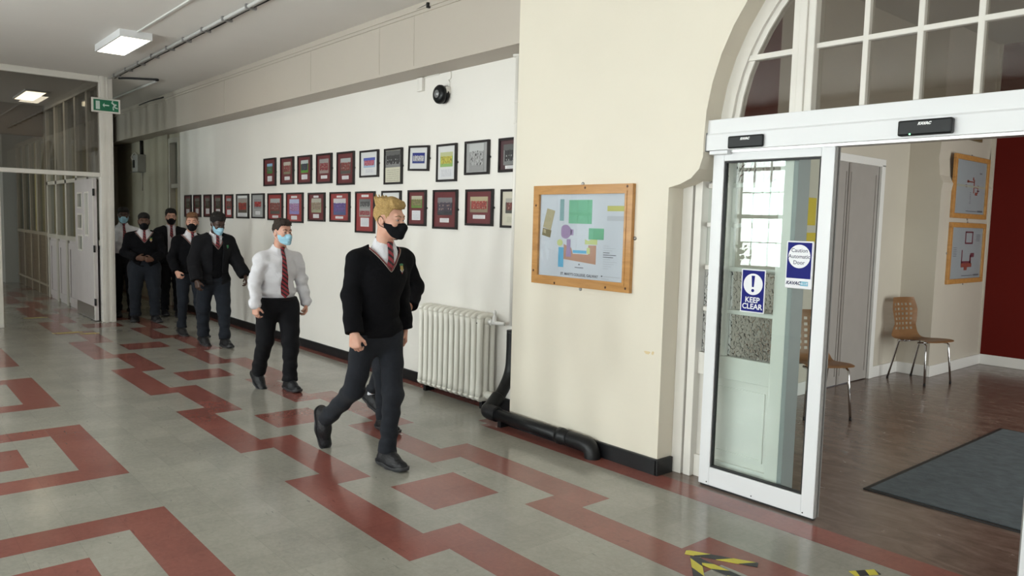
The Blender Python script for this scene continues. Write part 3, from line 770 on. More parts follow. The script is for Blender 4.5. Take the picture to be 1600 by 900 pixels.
LOW = [
 (-13.155, -12.84, 1.535, 1.893, M_mar, [(P_, 'far_a', .16, .84, .40, .88), (C_, M_card, .24, .76, .12, .34)], 'dim maroon framed photo nearest the far doorway in the lower row'),
 (-12.715, -12.39, 1.54, 1.892, M_mar, [(P_, 'far_a', .16, .84, .42, .88), (C_, M_card, .28, .72, .12, .36)], 'dim maroon framed photo, second of the lower row from the far doorway'),
 (-12.24, -11.93, 1.545, 1.89, M_mar, [(P_, 'far_a', .18, .84, .40, .88), (C_, M_card, .26, .8, .1, .36)], 'dim maroon framed photo, third of the lower row from the far doorway'),
 (-11.792, -11.475, 1.548, 1.887, M_mar, [(P_, 'far_a', .14, .84, .38, .88), (C_, M_card, .24, .8, .1, .34)], 'dim maroon framed photo, fourth of the lower row from the far doorway'),
 (-11.343, -11.045, 1.538, 1.883, M_rdm, [(P_, 'team_c', .16, .84, .40, .88), (C_, M_card, .24, .8, .1, .34)], 'narrow red framed grey photo, fifth of the lower row from the far doorway'),
 (-10.895, -10.455, 1.543, 1.884, M_gym, [(P_, 'redfig', .12, .88, .2, .84), (C_, M_card, .08, .92, .04, .18), (C_, M_whm, .08, .92, .88, .97)], 'black framed photo of a red figure with white bands above and below'),
 (-10.34, -9.93, 1.55, 1.884, M_gym, [(P_, 'greyred', .16, .84, .38, .82), (C_, M_card, .3, .7, .1, .26)], 'black framed grey photo with a bright red group in its middle'),
 (-9.803, -9.35, 1.532, 1.88, M_rdm, [(P_, 'team_c', .14, .86, .2, .84), (C_, M_card, .3, .74, .04, .14)], 'red framed team photo just above the white-shirted pupil'),
 (-9.23, -8.765, 1.51, 1.88, M_rdm, [(P_, 'purple', .16, .8, .26, .82), (C_, M_card, .28, .66, .06, .2), (C_, M_card, .28, .66, .86, .94)], 'red framed photo of a purple team with a title strip'),
 (-8.62, -8.195, 1.536, 1.873, M_mar, [(P_, 'olive', .18, .82, .28, .84), (C_, M_card, .3, .68, .07, .22), (C_, M_card, .32, .64, .87, .95)], 'maroon framed olive team photo with a title strip'),
 (-8.065, -7.605, 1.538, 1.873, M_rdm, [(P_, 'blue', .16, .84, .2, .82), (C_, M_card, .28, .7, .06, .15), (C_, M_card, .34, .64, .86, .93)], 'red framed photo of a dark blue team'),
 (-7.473, -7.07, 1.431, 1.872, M_rdm, [(P_, 'bw', .18, .82, .60, .85), (P_, 'team_b', .18, .82, .38, .60), (C_, M_note, .26, .74, .12, .35), (C_, M_card, .3, .7, .9, .96)], 'tallest red frame, with two stacked photos and a text sheet'),
 (-6.926, -6.565, 1.55, 1.871, M_whm, [(P_, 'pink', .2, .8, .3, .7)], 'white mounted frame mostly hidden behind the fair pupil\'s head'),
 (-6.432, -6.123, 1.526, 1.871, M_mar, [(P_, 'green', .16, .84, .50, .88), (C_, M_note, .2, .74, .12, .42)], 'maroon frame with a green pitch photo above a white sheet'),
 (-6.0, -5.622, 1.506, 1.866, M_mar, [(P_, 'dark', .16, .84, .34, .84), (C_, M_card, .28, .7, .13, .25)], 'maroon frame with a dark team photo above the radiator'),
 (-5.493, -5.11, 1.546, 1.863, M_mar, [(P_, 'redteam', .14, .86, .35, .84), (C_, M_card, .26, .76, .15, .27)], 'maroon frame with a red team photo, above the radiator valve'),
 (-5.002, -4.66, 1.537, 1.857, M_crm, [(P_, 'street', .14, .9, .36, .80), (C_, M_crn, .14, .9, .08, .28)], 'lower row cream mounted photo half hidden by the pier'),
]
def framed(x0, x1, z0, z1, mount, items, label, group, tilt=0.):
    cx, cz = (x0 + x1) / 2, (z0 + z1) / 2
    r = thing('picture_frame', label, 'picture', (cx, YR, cz), 0, group)
    fw = .020
    def L_(mb, name, m): return mb.build(name, m, r)
    L_(MB().ring(x0, x1, z0, z1, fw, YR - .024, YR - .001), 'frame', M_fr)
    L_(MB().box(x0 + fw, x1 - fw, YR - .014, YR - .002, z0 + fw, z1 - fw), 'mount', mount)
    a, b, c, d = x0 + fw, x1 - fw, z0 + fw, z1 - fw
    for kind, m, l, rr, bo, to in items:
        mm = PH[m] if isinstance(m, str) else m
        L_(MB().box(a + (b - a) * l, a + (b - a) * rr, YR - .016, YR - .013, c + (d - c) * bo, c + (d - c) * to), kind, mm)
    for xq in (x1 + .006, x0 - .004): L_(MB().lathe([(.010, 0), (.010, -.004)], (xq, YR - .004, cz), 'y', 10), 'mirror_plate', M_rubber)
    r.rotation_euler.y = tilt
for i, a in enumerate(UP): framed(*a, 'framed school photos, upper row', R(2.2) if i == 7 else 0)
for a in LOW: framed(*a, 'framed school photos, lower row')

# ------------------------------------------------------------------ site plan in its pine frame on the pier
M_pine = wood_mat('varnished_pine', (.42, .20, .055), (.58, .30, .10), .3, (1.5, 10, 10), 2.5)
M_knot = mat('pine_knot', (.10, .035, .012), .4)
M_paper = mat('plan_paper', (.62, .65, .72), .5)
M_glass_p = glass_mat('picture_glass', (.97, .98, .98), .035)
mp = thing('framed_site_plan', 'pine framed coloured site plan hanging on the cream pier', 'framed plan', (-3.757, YP, 1.495))
x0, x1, z0, z1 = -4.233, -3.283, 1.143, 1.853
MB().ring(x0, x1, z0, z1, .062, YP - .030, YP - .001).ring(x0 + .045, x1 - .045, z0 + .045, z1 - .045, .018, YP - .034, YP - .02).build('frame', M_pine, mp)
kn = MB()
for (u, w) in ((.03, .80), (.02, .13), (.26, .02), (.78, .03), (.965, .04), (.95, .975), (.55, .97)):
    kn.lathe([(.009, 0), (.006, -.0008)], (x0 + (x1 - x0) * u, YP - .0301, z0 + (z1 - z0) * w), 'y', 10)
kn.build('knot', M_knot, mp)
MB().box(x0 + .055, x1 - .055, YP - .014, YP - .002, z0 + .055, z1 - .055).build('plan_sheet', M_paper, mp)
pc = [mat('plan_' + n, c, .5) for n, c in (('tan', (.44, .38, .24)), ('teal', (.24, .40, .42)), ('green', (.16, .46, .28)), ('yellow', (.56, .54, .16)), ('mauve', (.38, .26, .46)), ('blue', (.12, .42, .66)), ('brick', (.50, .28, .20)), ('lime', (.56, .62, .26)), ('ink', (.06, .06, .09)), ('pale', (.52, .54, .60)), ('olive', (.22, .18, .09)))]
pw, ph = x1 - x0 - .124, z1 - z0 - .124
def pq(pts, mi, y=.0145):
    PLN.prism([(x0 + .062 + pw * u, z0 + .062 + ph * w) for u, w in pts], 'y', YP - y - .0006, YP - y, mi)
PLN = MB()
def rect(a, b, c, d): return [(a, c), (b, c), (b, d), (a, d)]
pq([(.09, .83), (.19, .80), (.14, .56), (.04, .60)], 0); pq([(.04, .59), (.15, .56), (.135, .47), (.03, .50)], 10); pq([(.05, .575), (.08, .565), (.08, .52), (.05, .53)], 0, .0152)
pq(rect(.25, .30, .68, .94), 1); pq(rect(.36, .63, .65, .93), 2); pq(rect(.80, .98, .80, .86), 3); pq(rect(.80, .98, .69, .745), 9)
pq([(.33 + .065 * math.cos(t) * (1 + .12 * math.cos(3 * t)), .55 + .085 * math.sin(t)) for t in [2 * PI * k / 18 for k in range(18)]], 4)
pq(rect(.39, .42, .51, .58), 4); pq(rect(.345, .39, .33, .46), 4, .0152)
pq(rect(.60, .77, .47, .60), 2); pq([(.56, .41), (.70, .41), (.70, .47), (.63, .47), (.60, .45), (.56, .47)], 7)
pq([(.26 + .035 * math.cos(t), .415 + .04 * math.sin(t)) for t in [2 * PI * k / 14 for k in range(14)]], 7)
pq(rect(.245, .31, .12, .36), 5); pq(rect(.42, .58, .30, .335), 5)
pq([(.31, .22), (.69, .18), (.69, .40), (.60, .40), (.60, .29), (.42, .29), (.40, .36), (.31, .40)], 6)
pq([(.34, .25), (.40, .25), (.40, .33), (.34, .33)], 4, .0152); pq([(.585, .30), (.62, .30), (.62, .37), (.585, .37)], 7, .0152)
for k in range(11): pq(rect(.77, .77 + .06 + .10 * ((k * 37) % 10) / 10, .40 - .026 * k, .407 - .026 * k), 8 if k in (3, 4, 5) else 9)
pq(rect(.45, .55, .125, .133), 8); pq([(.49, .16), (.51, .16), (.50, .18)], 8)
pq(rect(.755, .77, .045, .06), 8); pq(rect(.78, .96, .045, .056), 9); pq(rect(.76, .84, .02, .028), 9)
PLN.text("ST. MARY'S COLLEGE, GALWAY", .026, (x0 + .062 + pw * .50, YP - .0151, z0 + .062 + ph * .040), (1, 0, 0), (0, 0, 1), 8, bold=.0006)
PLN.build('plan_drawing', pc, mp)
MB().box(x0 + .058, x1 - .058, YP - .0185, YP - .0175, z0 + .058, z1 - .058).build('glazing', M_glass_p, mp)
for (x, z) in (((x0 + x1) / 2, z1 + .008), ((x0 + x1) / 2 + .01, z0 - .012), (x1 + .01, 1.50)):
    MB().lathe([(.012, 0), (.012, -.006), (.005, -.009)], (x, YP, z), 'y', 12).build('mirror_plate', M_steel, mp)

# ------------------------------------------------------------------ cast-iron radiator with its valve
M_rad = mat('radiator_cream', (.82, .80, .73), .38, bump=.05, bscale=20)
rd = thing('radiator', 'cream cast-iron column radiator under the framed photos', 'radiator', (-5.44, 4.05, .05))
def rad_section(x, short):
    m = MB(); zb, zt = .075, .80
    for y in (3.965, 4.03, 4.095):
        prof = []
        for k in range(13):
            t = k / 12; z = zb + .03 + (zt - zb - .06) * t
            prof.append((x, y, z))
        m.tube(prof, [.026 + .006 * (abs(k / 6 - 1) ** 6) for k in range(13)], 12)
    for z in (zb + .045, zt - .05):
        m.lathe([(.0, -.036), (.034, -.036), (.036, 0), (.034, .036), (0, .036)], (x, 4.03, z), 'x', 14)
    # rounded bridging head and foot
    for z, s in ((zt - .035, 1), (zb + .035, -1)):
        pts = [(x, 4.03 + .078 * math.cos(a), z + s * .030 * math.sin(a)) for a in [PI * k / 10 for k in range(11)]]
        m.tube(pts, .0265, 10)
    return m.build('section', M_rad, rd)
NS = 12
s0 = rad_section(-5.905, False)
for k in range(1, NS):
    c = s0.copy(); COL.objects.link(c); c.parent = rd; c.location.x += .0795 * k
vx = -5.905 + .0795 * (NS - 1)
v = MB().tube([(vx + .03, 4.03, .745), (vx + .09, 4.03, .745), (vx + .16, 4.04, .745), (vx + .205, 4.06, .744)], .016, 12)
v.lathe([(.022, 0), (.024, .012), (.020, .02), (.020, .05), (.012, .055), (.011, .075), (.016, .080), (.014, .10), (.006, .106)], (vx + .11, 4.03, .745), 'z', 16)
v.lathe([(.026, 0), (.026, .03)], (vx + .055, 4.03, .745), 'x', 6)
v.build('valve', M_white, rd)
v = MB().lathe([(.030, 0), (.034, .01), (.034, .05), (.028, .055), (.028, .085), (.02, .088)], (vx + .035, 4.03, .12), 'x', 18); v.build('union_nut', M_rad, rd)
MB().box(-5.90, -5.86, 3.99, 4.09, 0, .085).build('foot', M_black, rd)
MB().box(vx - .02, vx + .02, 3.99, 4.09, 0, .085).build('foot', M_black, rd)
MB().lathe([(.006, 0), (.004, -.006)], (vx - .01, 3.938, .735), 'y', 8).build('air_vent', M_rubber, rd)

# black cast-iron heating pipe
pp = thing('heating_pipe', 'thick black cast-iron heating pipe bending along the foot of the pier', 'pipe', (-4.1, 3.77, .07))
MB().tube(smooth_path([(-4.752, 4.085, .70), (-4.752, 4.085, .50), (-4.75, 4.07, .36), (-4.735, 4.0, .24), (-4.69, 3.88, .145)]), .048, 18).build('riser', M_black, pp)
MB().tube(smooth_path([(-4.705, 3.91, .17), (-4.675, 3.82, .115), (-4.660, 3.775, .095), (-4.62, 3.762, .090), (-4.53, 3.762, .088)], 8), .060, 20).build('elbow', M_black, pp)
q = MB().tube([(-4.56, 3.762, .088), (-3.62, 3.762, .080)], .047, 20)
q.lathe([(.047, -.008), (.058, -.006), (.058, .006), (.047, .008)], (-4.535, 3.762, .088), 'x', 20)
q.lathe([(.048, 0), (.060, .004), (.060, .045), (.056, .05), (.056, .10), (.048, .105)], (-3.84, 3.762, .082), 'x', 20)
q.build('horizontal_run', M_black, pp)
MB().tube(smooth_path([(-3.73, 3.762, .081), (-3.60, 3.762, .080), (-3.535, 3.762, .066), (-3.51, 3.762, .02), (-3.508, 3.762, -.03)], 8), .056, 20).build('floor_bend', M_black, pp)
MB().box(-4.50, -4.46, 3.74, 3.84, .0, .05).build('bracket', M_black, pp)
wp = thing('riser_pipe', 'thin cream riser pipe in the corner beside the pier', 'pipe', (-4.79, 4.10, 1.8))
wq = MB().tube([(-4.79, 4.105, .73), (-4.79, 4.105, 2.925)], .021, 14); wq.lathe([(.021, 0), (.045, .0), (.045, .016), (.03, .02)], (-4.79, 4.105, 2.91), 'z', 18)
wq.build('pipe', M_cream2, wp)
for z in (2.55, 2.38): MB().lathe([(.0212, 0), (.025, .002), (.025, .010), (.0212, .012)], (-4.79, 4.105, z), 'z', 14).build('joint_collar', M_cream2, wp)

# ------------------------------------------------------------------ bell, conduit box, hook
bl = thing('alarm_bell', 'round black alarm bell with a silver boss high on the photo wall', 'bell', (-5.85, YR, 2.725))
MB().lathe([(.03, 0), (.045, -.005), (.045, -.05), (.03, -.05)], (-5.85, YR, 2.725), 'y', 24).build('base', M_plastic, bl)
MB().lathe([(.060, -.045), (.083, -.048), (.086, -.058), (.084, -.080), (.072, -.094), (.050, -.100), (.030, -.1005)], (-5.85, YR, 2.725), 'y', 36).lathe([(.056, -.012), (.078, -.016), (.080, -.030), (.060, -.042)], (-5.85, YR, 2.725), 'y', 36).build('gong', M_plastic, bl)
MB().lathe([(.036, -.100), (.036, -.104), (.014, -.106), (.012, -.110), (.0, -.110)], (-5.85, YR, 2.725), 'y', 24).build('boss', mat('bell_grey', (.30, .31, .32), .35, .3), bl)
MB().box(-5.80, -5.775, YR - .045, YR - .001, 2.735, 2.79).build('terminal', M_wood_w, bl)
MB().tube(smooth_path([(-5.79, YR - .01, 2.785), (-5.775, YR - .012, 2.83), (-5.80, YR - .010, 2.855), (-5.765, YR - .008, 2.87), (-5.77, YR - .006, 2.93)]), .0035, 6).build('flex', M_wood_w, bl)
jb = MB().bbox(-6.285, -6.19, YR - .035, YR, 2.80, 2.925, .004).bbox(-6.275, -6.255, YR - .039, YR - .03, 2.81, 2.915, .002).tube([(-6.24, YR - .008, 2.92), (-6.1, YR - .008, 2.925), (-5.95, YR - .008, 2.926)], .006, 6)
tag(jb.build('junction_box', M_cream2), 'small cream junction box under the beam beside the bell', 'junction box')
hk = thing('beam_hook', 'small black clip on the beam near the ceiling', 'hook', (-5.69, 3.85, 3.43))
MB().box(-5.70, -5.68, 3.82, 3.85, 3.41, 3.455).tube([(-5.69, 3.84, 3.45), (-5.9, 3.845, 3.435), (-6.2, 3.848, 3.47)], .003, 6).build('clip', M_rubber, hk)

# ------------------------------------------------------------------ exit sign on the post
M_exit = mat('exit_green', (.010, .17, .085), .35); M_pic = mat('exit_white', (.66, .78, .72), .4)
ex = thing('exit_sign', 'green emergency exit sign with arrow and running figure on the white post', 'sign', (-12.11, 2.75, 3.075))
Xs = -12.12
MB().bbox(Xs - .012, Xs + .016, 2.565, 2.935, 2.975, 3.175, .006).build('casing', M_wood_w, ex)
MB().box(Xs + .016, Xs + .018, 2.590, 2.910, 2.998, 3.152).build('legend_panel', M_exit, ex)
pc_ = MB(); Xp = Xs + .0185
def pg(pts): pc_.prism([(2.590 + .320 * u, 2.998 + .154 * w) for u, w in pts], 'x', Xp, Xp + .0008)
pg([(.09, .12), (.25, .12), (.25, .86), (.09, .86)])
pg([(.36, .52), (.43, .72), (.43, .57), (.62, .57), (.62, .47), (.43, .47), (.43, .32)])
pg([(.70, .78), (.74, .88), (.86, .66), (.82, .56)]); pg([(.80, .60), (.90, .72), (.93, .62), (.84, .46)]); pg([(.76, .42), (.82, .60), (.86, .56), (.80, .40), (.82, .14), (.77, .14)])
pg([(.82, .52), (.88, .42), (.97, .36), (.97, .28), (.86, .33), (.79, .46)])
pg([(.76 + .028 * math.cos(t), .92 + .055 * math.sin(t)) for t in [2 * PI * k / 12 for k in range(12)]])
pc_.build('pictogram', M_pic, ex)
MB().tube([(-12.115, 2.772, 3.17), (-12.118, 2.772, 3.47)], .006, 8).build('conduit', M_wood_w, ex)

# ------------------------------------------------------------------ ceiling lights and cables
M_lamp = mat('lit_diffuser', (.9, .9, .86), .4, emit=(1., .90, .70), estr=8.)
M_lamp2 = mat('lit_diffuser_dim', (.9, .9, .82), .4, emit=(1., .90, .66), estr=5.)
def panel_light(x0, x1, y0, y1, label, m, drop=.075):
    r = thing('ceiling_light', label, 'ceiling light', ((x0 + x1) / 2, (y0 + y1) / 2, CEIL), 0, 'LED panels along the corridor ceiling')
    e = .018
    f = MB()
    for (a, b, c, d) in ((x0, x1, y0, y0 + e), (x0, x1, y1 - e, y1), (x0, x0 + e, y0 + e, y1 - e), (x1 - e, x1, y0 + e, y1 - e)): f.box(a, b, c, d, CEIL - drop, CEIL)
    f.box(x0 + e, x1 - e, y0 + e, y1 - e, CEIL - .02, CEIL); f.build('housing', M_alu, r)
    MB().box(x0 + e, x1 - e, y0 + e, y1 - e, CEIL - drop + .002, CEIL - drop + .012).build('diffuser', m, r)
panel_light(-9.95, -8.87, 2.155, 2.475, 'bright rectangular ceiling light before the timber screen', M_lamp)
panel_light(-15.6, -14.35, 2.11, 2.42, 'yellowish ceiling light glimpsed beyond the timber screen', M_lamp2, .03)
cd = MB().box(-8.87, -3.0, 2.318, 2.338, CEIL - .016, CEIL - .002)
tag(cd.build('cable_trunking', mat('white_trunking', (.72, .72, .70), .4)), 'thin white trunking running along the ceiling from the light', 'cable trunking')
c = thing('conduit_run', 'silver conduit strapped with dark cables along the ceiling', 'conduit', (-8, 2.76, CEIL - .02))
MB().tube([(XPt + .1, 2.80, CEIL - .020), (-3.0, 2.735, CEIL - .020)], .017, 10).build('conduit', mat('galvanised', (.62, .62, .61), .4, .15), c)
MB().tube([(XPt + .1, 2.835, CEIL - .014), (-3.0, 2.77, CEIL - .014)], .010, 8).build('thin_conduit', MATS['galvanised'], c)
MB().tube(smooth_path([(XPt + .1 + k * .7, 2.858 - k * .005 + .008 * (-1) ** k, CEIL - .011 - .004 * (k % 2)) for k in range(14)], 4), .010, 7).build('dark_cable', M_rubber, c)
for k in range(15):
    x = -11.8 + k * .6; MB().box(x, x + .03, 2.775 - (x + 12.1) * .0071, 2.875 - (x + 12.1) * .0071, CEIL - .041, CEIL - .001).build('strap', M_steel, c)
c2 = thing('cable_branch', 'dark cable crossing the ceiling from the post and turning back', 'cable', (-11.9, 3.1, CEIL - .01))
MB().tube(smooth_path([(-12.02, 2.90, CEIL - .018), (-11.9, 3.0, CEIL - .018), (-11.74, 3.25, CEIL - .018), (-11.70, 3.33, CEIL - .018), (-11.85, 3.345, CEIL - .018)], 5), .014, 8).build('dark_run', M_rubber, c2)
MB().tube([(-11.76, 3.345, CEIL - .018), (-14.6, 3.345, CEIL - .018)], .015, 8).build('grey_run', MATS['galvanised'], c2)
tag(MB().tube(smooth_path([(-13.2, 3.842, 3.44), (-14.0, 3.846, 3.46), (-14.6, 3.846, 3.452)], 4), .012, 8).build('cable', M_rubber), 'dark cable along the top of the beam at its far end', 'cable')
# switch box on the far side wall
eb = thing('switch_box', 'grey electrical switch box with loose wires on the shaded wall behind the pupils', 'switch box', (-15.55, YR, 2.5))
MB().bbox(-15.72, -15.38, YR - .15, YR, 2.34, 2.66, .008).build('box', mat('box_grey', (.36, .36, .35), .45), eb)
MB().box(-15.62, -15.56, YR - .17, YR - .15, 2.42, 2.56).build('switch_lever', M_rubber, eb)
MB().tube([(-15.55, YR - .03, 2.65), (-15.55, YR - .03, 2.925)], .03, 8).build('cable_drop', M_rubber, eb)
MB().tube(smooth_path([(-15.75, YR - .03, 2.60), (-16.0, YR - .03, 2.72), (-16.25, YR - .03, 2.64), (-15.95, YR - .03, 2.52)]), .010, 6).build('loose_wire', M_wood_w, eb)
MB().tube([(-15.7, YR - .015, 2.38), (-16.4, YR - .015, 2.37)], .008, 6).build('loose_wire', M_wood_w, eb)
MB().tube([(-15.6, YR - .015, 2.35), (-15.6, YR - .015, 2.0)], .010, 8).build('loose_wire', M_wood_w, eb)

# ------------------------------------------------------------------ hall furniture
M_ply = wood_mat('beech_ply', (.36, .19, .085), (.46, .26, .13), .32, (6, 1.2, 6), 3.)
def chair(loc, rz, label):
    r = thing('chair', label, 'chair', loc, rz, 'plywood chairs in the hall')
    # one bent shell: seat running up into the back, pierced with square holes
    n_prof = [(.235, .445), (.215, .458), (.15, .462), (.05, .455), (-.05, .445), (-.13, .440), (-.18, .452), (-.208, .485), (-.222, .54), (-.230, .60), (-.236, .66), (-.246, .74), (-.262, .82), (-.278, .88)]
    path = smooth_path([(x, 0, z) for x, z in n_prof], 4)
    W = 25
    def half(i):
        t = i / (len(path) - 1)
        if t < .5: return .215 - .02 * (1 - min(1, t / .08)) ** 2
        if t < .68: return .215 - .05 * (t - .5) / .18
        if t < .86: return .165 + .03 * (t - .68) / .18
        return .195 - .035 * (t - .86) / .14
    cum = [0]
    for a, b in zip(path, path[1:]): cum.append(cum[-1] + (b - a).length)
    L_ = cum[-1]
    bm = bmesh.new(); rows = []
    K = 66
    for k in range(K + 1):
        s_ = L_ * k / K; i = max(0, min(len(path) - 2, next((q for q in range(len(cum) - 1) if cum[q + 1] >= s_ - 1e-9), len(cum) - 2)))
        f_ = (s_ - cum[i]) / max(cum[i + 1] - cum[i], 1e-9); p_ = path[i].lerp(path[i + 1], f_); hw = half(i + f_)
        back = max(0., min(1., (k / K - .5) / .2))
        rows.append([bm.verts.new((p_.x + .03 * back * abs(2 * j / W - 1) ** 2, hw * (2 * j / W - 1), p_.z + .008 * (1 - back) * abs(2 * j / W - 1) ** 2)) for j in range(W + 1)])
    for k in range(K):
        for j in range(W):
            kk = k - 38
            hole = 0 <= kk < 24 and kk % 4 in (1, 2) and 3 <= j < 22 and (j - 3) % 4 in (0, 1)
            if hole: continue
            bm.faces.new((rows[k][j], rows[k][j + 1], rows[k + 1][j + 1], rows[k + 1][j]))
    ext = bmesh.ops.solidify(bm, geom=bm.faces[:], thickness=.010)
    bmesh.ops.delete(bm, geom=[v for v in bm.verts if not v.link_faces], context='VERTS')
    me = bpy.data.meshes.new('shell'); bm.to_mesh(me); bm.free(); me.materials.append(M_ply)
    o = bpy.data.objects.new('shell', me); COL.objects.link(o); o.parent = r
    for (tx, ty, fx, fy) in ((.19, .17, .225, .20), (.19, -.17, .225, -.20), (-.14, .16, -.235, .185), (-.14, -.16, -.235, -.185)):
        MB().tube([(tx * .5, ty, .432), (tx - .02 * (1 if tx > 0 else -1), ty, .432), (tx, ty * 1.03, .418), (fx, fy, .012)], .0105, 10).build('leg', M_chrome, r, local=True)
        q = MB().lathe([(.012, 0), (.012, .02), (.0105, .022)], (fx, fy, 0), 'z', 10); q.build('foot_cap', M_rubber, r, local=True)
    for xq, yq in ((.10, .17), (-.08, .16)): MB().tube([(xq, -yq, .431), (xq, yq, .431)], .009, 8).build('cross_bar', M_chrome, r, local=True)
    return r
chair((-3.345, 8.655, 0), R(-16), 'beech plywood chair with pierced back standing by the hall pier')
chair((-3.25, 6.27, 0), R(-36), 'beech plywood chair partly behind the sliding glass door')

M_mat = fabric_mat('mat_pile', (.078, .094, .106), .95, 700, .6, .1, .25)
dm = thing('door_mat', 'large blue-grey entrance mat on the brown hall floor', 'mat', (-.85, 5.9, 0))
q = MB().box(-2.05, .35, 4.70, 7.06, .001, .012); q.build('pile', M_mat, dm)
q = MB()
for a in ((-2.08, .38, 4.67, 4.70), (-2.08, .38, 7.06, 7.09), (-2.08, -2.05, 4.70, 7.06), (.35, .38, 4.70, 7.06)): q.box(*a, .001, .008)
q.build('rubber_edge', M_rubber, dm)

def hall_plan(y0, y1, z0, z1, label, seed):
    r = thing('framed_plan', label, 'framed plan', (-3.375, (y0 + y1) / 2, (z0 + z1) / 2), 0, 'framed plans on the hall pier')
    X = -3.375; f = MB()
    for (a, b, c, d) in ((y0, y1, z0, z0 + .055), (y0, y1, z1 - .055, z1), (y0, y0 + .055, z0 + .055, z1 - .055), (y1 - .055, y1, z0 + .055, z1 - .055)): f.bbox(X, X + .032, a, b, c, d, .004)
    f.build('frame', M_pine, r)
    MB().box(X, X + .012, y0 + .05, y1 - .05, z0 + .05, z1 - .05).build('plan_sheet', mat('hall_paper', (.52, .52, .58), .5), r)
    rng = random.Random(seed); g_ = MB()
    w_, h_ = y1 - y0 - .11, z1 - z0 - .11
    def rc(a, b, c, d, mi): g_.box(X + .012, X + .0128, y0 + .055 + w_ * a, y0 + .055 + w_ * b, z0 + .055 + h_ * c, z0 + .055 + h_ * d, mi)
    if seed == 1:
        for a in ((.40, .62, .60, .625), (.60, .63, .40, .66), (.63, .76, .50, .53), (.74, .76, .40, .56), (.38, .44, .59, .64), (.66, .74, .36, .42), (.56, .60, .64, .70)): rc(*a, 0)
        rc(.34, .38, .50, .55, 1); rc(.72, .80, .44, .46, 1)
        for k in range(6): rc(.50, .53, .2 + .04 * k, .215 + .04 * k, 2)
        rc(.78, .86, .78, .80, 2)
    else:
        for a in ((.44, .47, .70, .92), (.66, .69, .70, .92), (.44, .69, .90, .93), (.44, .69, .68, .71), (.36, .39, .30, .56), (.62, .67, .30, .46), (.36, .67, .30, .34), (.64, .76, .42, .50)): rc(*a, 1)
        rc(.36, .70, .22, .30, 0); rc(.46, .56, .16, .22, 0)
        for k in range(5): rc(.80, .92, .74 + .03 * k, .75 + .03 * k, 2); rc(.10, .20, .44 + .04 * k, .45 + .04 * k, 2)
    rc(.40, .76, .045, .06, 2); rc(.78, .96, .04, .075, 2)
    g_.build('plan_drawing', [mat('plan_red', (.40, .10, .08), .5), mat('plan_maroon', (.24, .06, .09), .5), mat('plan_grey', (.18, .18, .22), .5)], r)
    MB().box(X + .020, X + .021, y0 + .05, y1 - .05, z0 + .05, z1 - .05).build('glazing', M_glass, r)
    for (yq, zq) in (((y0 + y1) / 2, z1 + .01), ((y0 + y1) / 2, z0 - .01), (y0 - .01, (z0 + z1) / 2)): MB().lathe([(.012, 0), (.012, .006)], (X, yq, zq), 'x', 10).build('mirror_plate', M_steel, r)
hall_plan(9.26, 10.30, 1.765, 2.475, 'upper of the two pine framed plans beside the red wall', 1)
hall_plan(9.26, 10.33, 1.02, 1.715, 'lower of the two pine framed plans beside the red wall', 2)
r = thing('framed_notice', 'yellowish framed notice just under the door operator in the hall', 'framed notice', (-3.40, 9.7, 2.75))
f = MB()
for (a, b, c, d) in ((9.36, 10.08, 2.66, 2.69), (9.36, 10.08, 3.08, 3.11), (9.36, 9.39, 2.69, 3.08), (10.05, 10.08, 2.69, 3.08)): f.box(-3.41, -3.375, a, b, c, d)
f.build('frame', mat('dark_gold', (.16, .12, .06), .4), r)
MB().box(-3.41, -3.385, 9.39, 10.05, 2.69, 3.08).build('sheet', text_lines_mat('yellow_sheet', (.42, .38, .22), (.15, .13, .08), 6.), r)
M_yel = text_lines_mat('yellow_notice', (.62, .46, .05), (.12, .09, .02), 6.)
tag(MB().box(hx + .001, hx + .004, 6.70, 6.98, 1.63, 1.89).build('yellow_poster', M_yel), 'taller yellow notice on the hall wall seen through the door glass', 'poster')  # two yellow paper posters stuck on the hall side wall
tag(MB().box(hx + .001, hx + .004, 6.70, 7.0, 1.46, 1.56).build('yellow_poster', M_yel), 'lower short yellow notice on the hall wall seen through the door glass', 'poster')

# ------------------------------------------------------------------ hazard tape on the floor
M_haz = [stripe_mat('hazard_tape_%d' % k, (.62, .54, .06), (.030, .030, .034), 7.5, ax, .5, .45) for k, ax in enumerate(((1.0, -.55, 0), (.75, -1.0, 0), (.4, 1.2, 0), (1., 1., 0)))]
def tape(a, b, wd, mm, label, z=.0012):
    a, b = Vector((*a, 0)), Vector((*b, 0)); d = (b - a).normalized(); n = Vector((-d.y, d.x, 0)) * wd / 2
    m_ = MB()
    pts = [a - n, b - n, b + n, a + n]
    m_.add([(p_.x, p_.y, z + .0012) for p_ in pts] + [(p_.x, p_.y, z - .0008) for p_ in pts], [(0, 1, 2, 3), (7, 6, 5, 4), (0, 4, 5, 1), (1, 5, 6, 2), (2, 6, 7, 3), (3, 7, 4, 0)])
    tag(m_.build('tape_strip', mm), label, 'floor tape', 'hazard tape arrow strips')
tape((-2.185, 3.03), (-1.885, 3.185), .050, M_haz[0], 'upper black and yellow tape strip of the floor arrow')
tape((-2.11, 3.00), (-1.72, 2.99), .050, M_haz[1], 'middle black and yellow tape strip of the floor arrow', .0024)
tape((-2.12, 3.02), (-1.90, 2.76), .050, M_haz[2], 'short black and yellow tape strip turning towards the picture\'s lower edge', .0036)
tape((-1.565, 3.46), (-1.50, 3.575), .050, M_haz[3], 'separate black and yellow tape scrap near the lower edge')
M_oldtape = mat('worn_tape', (.42, .36, .12), .5, var=.3, vscale=40)
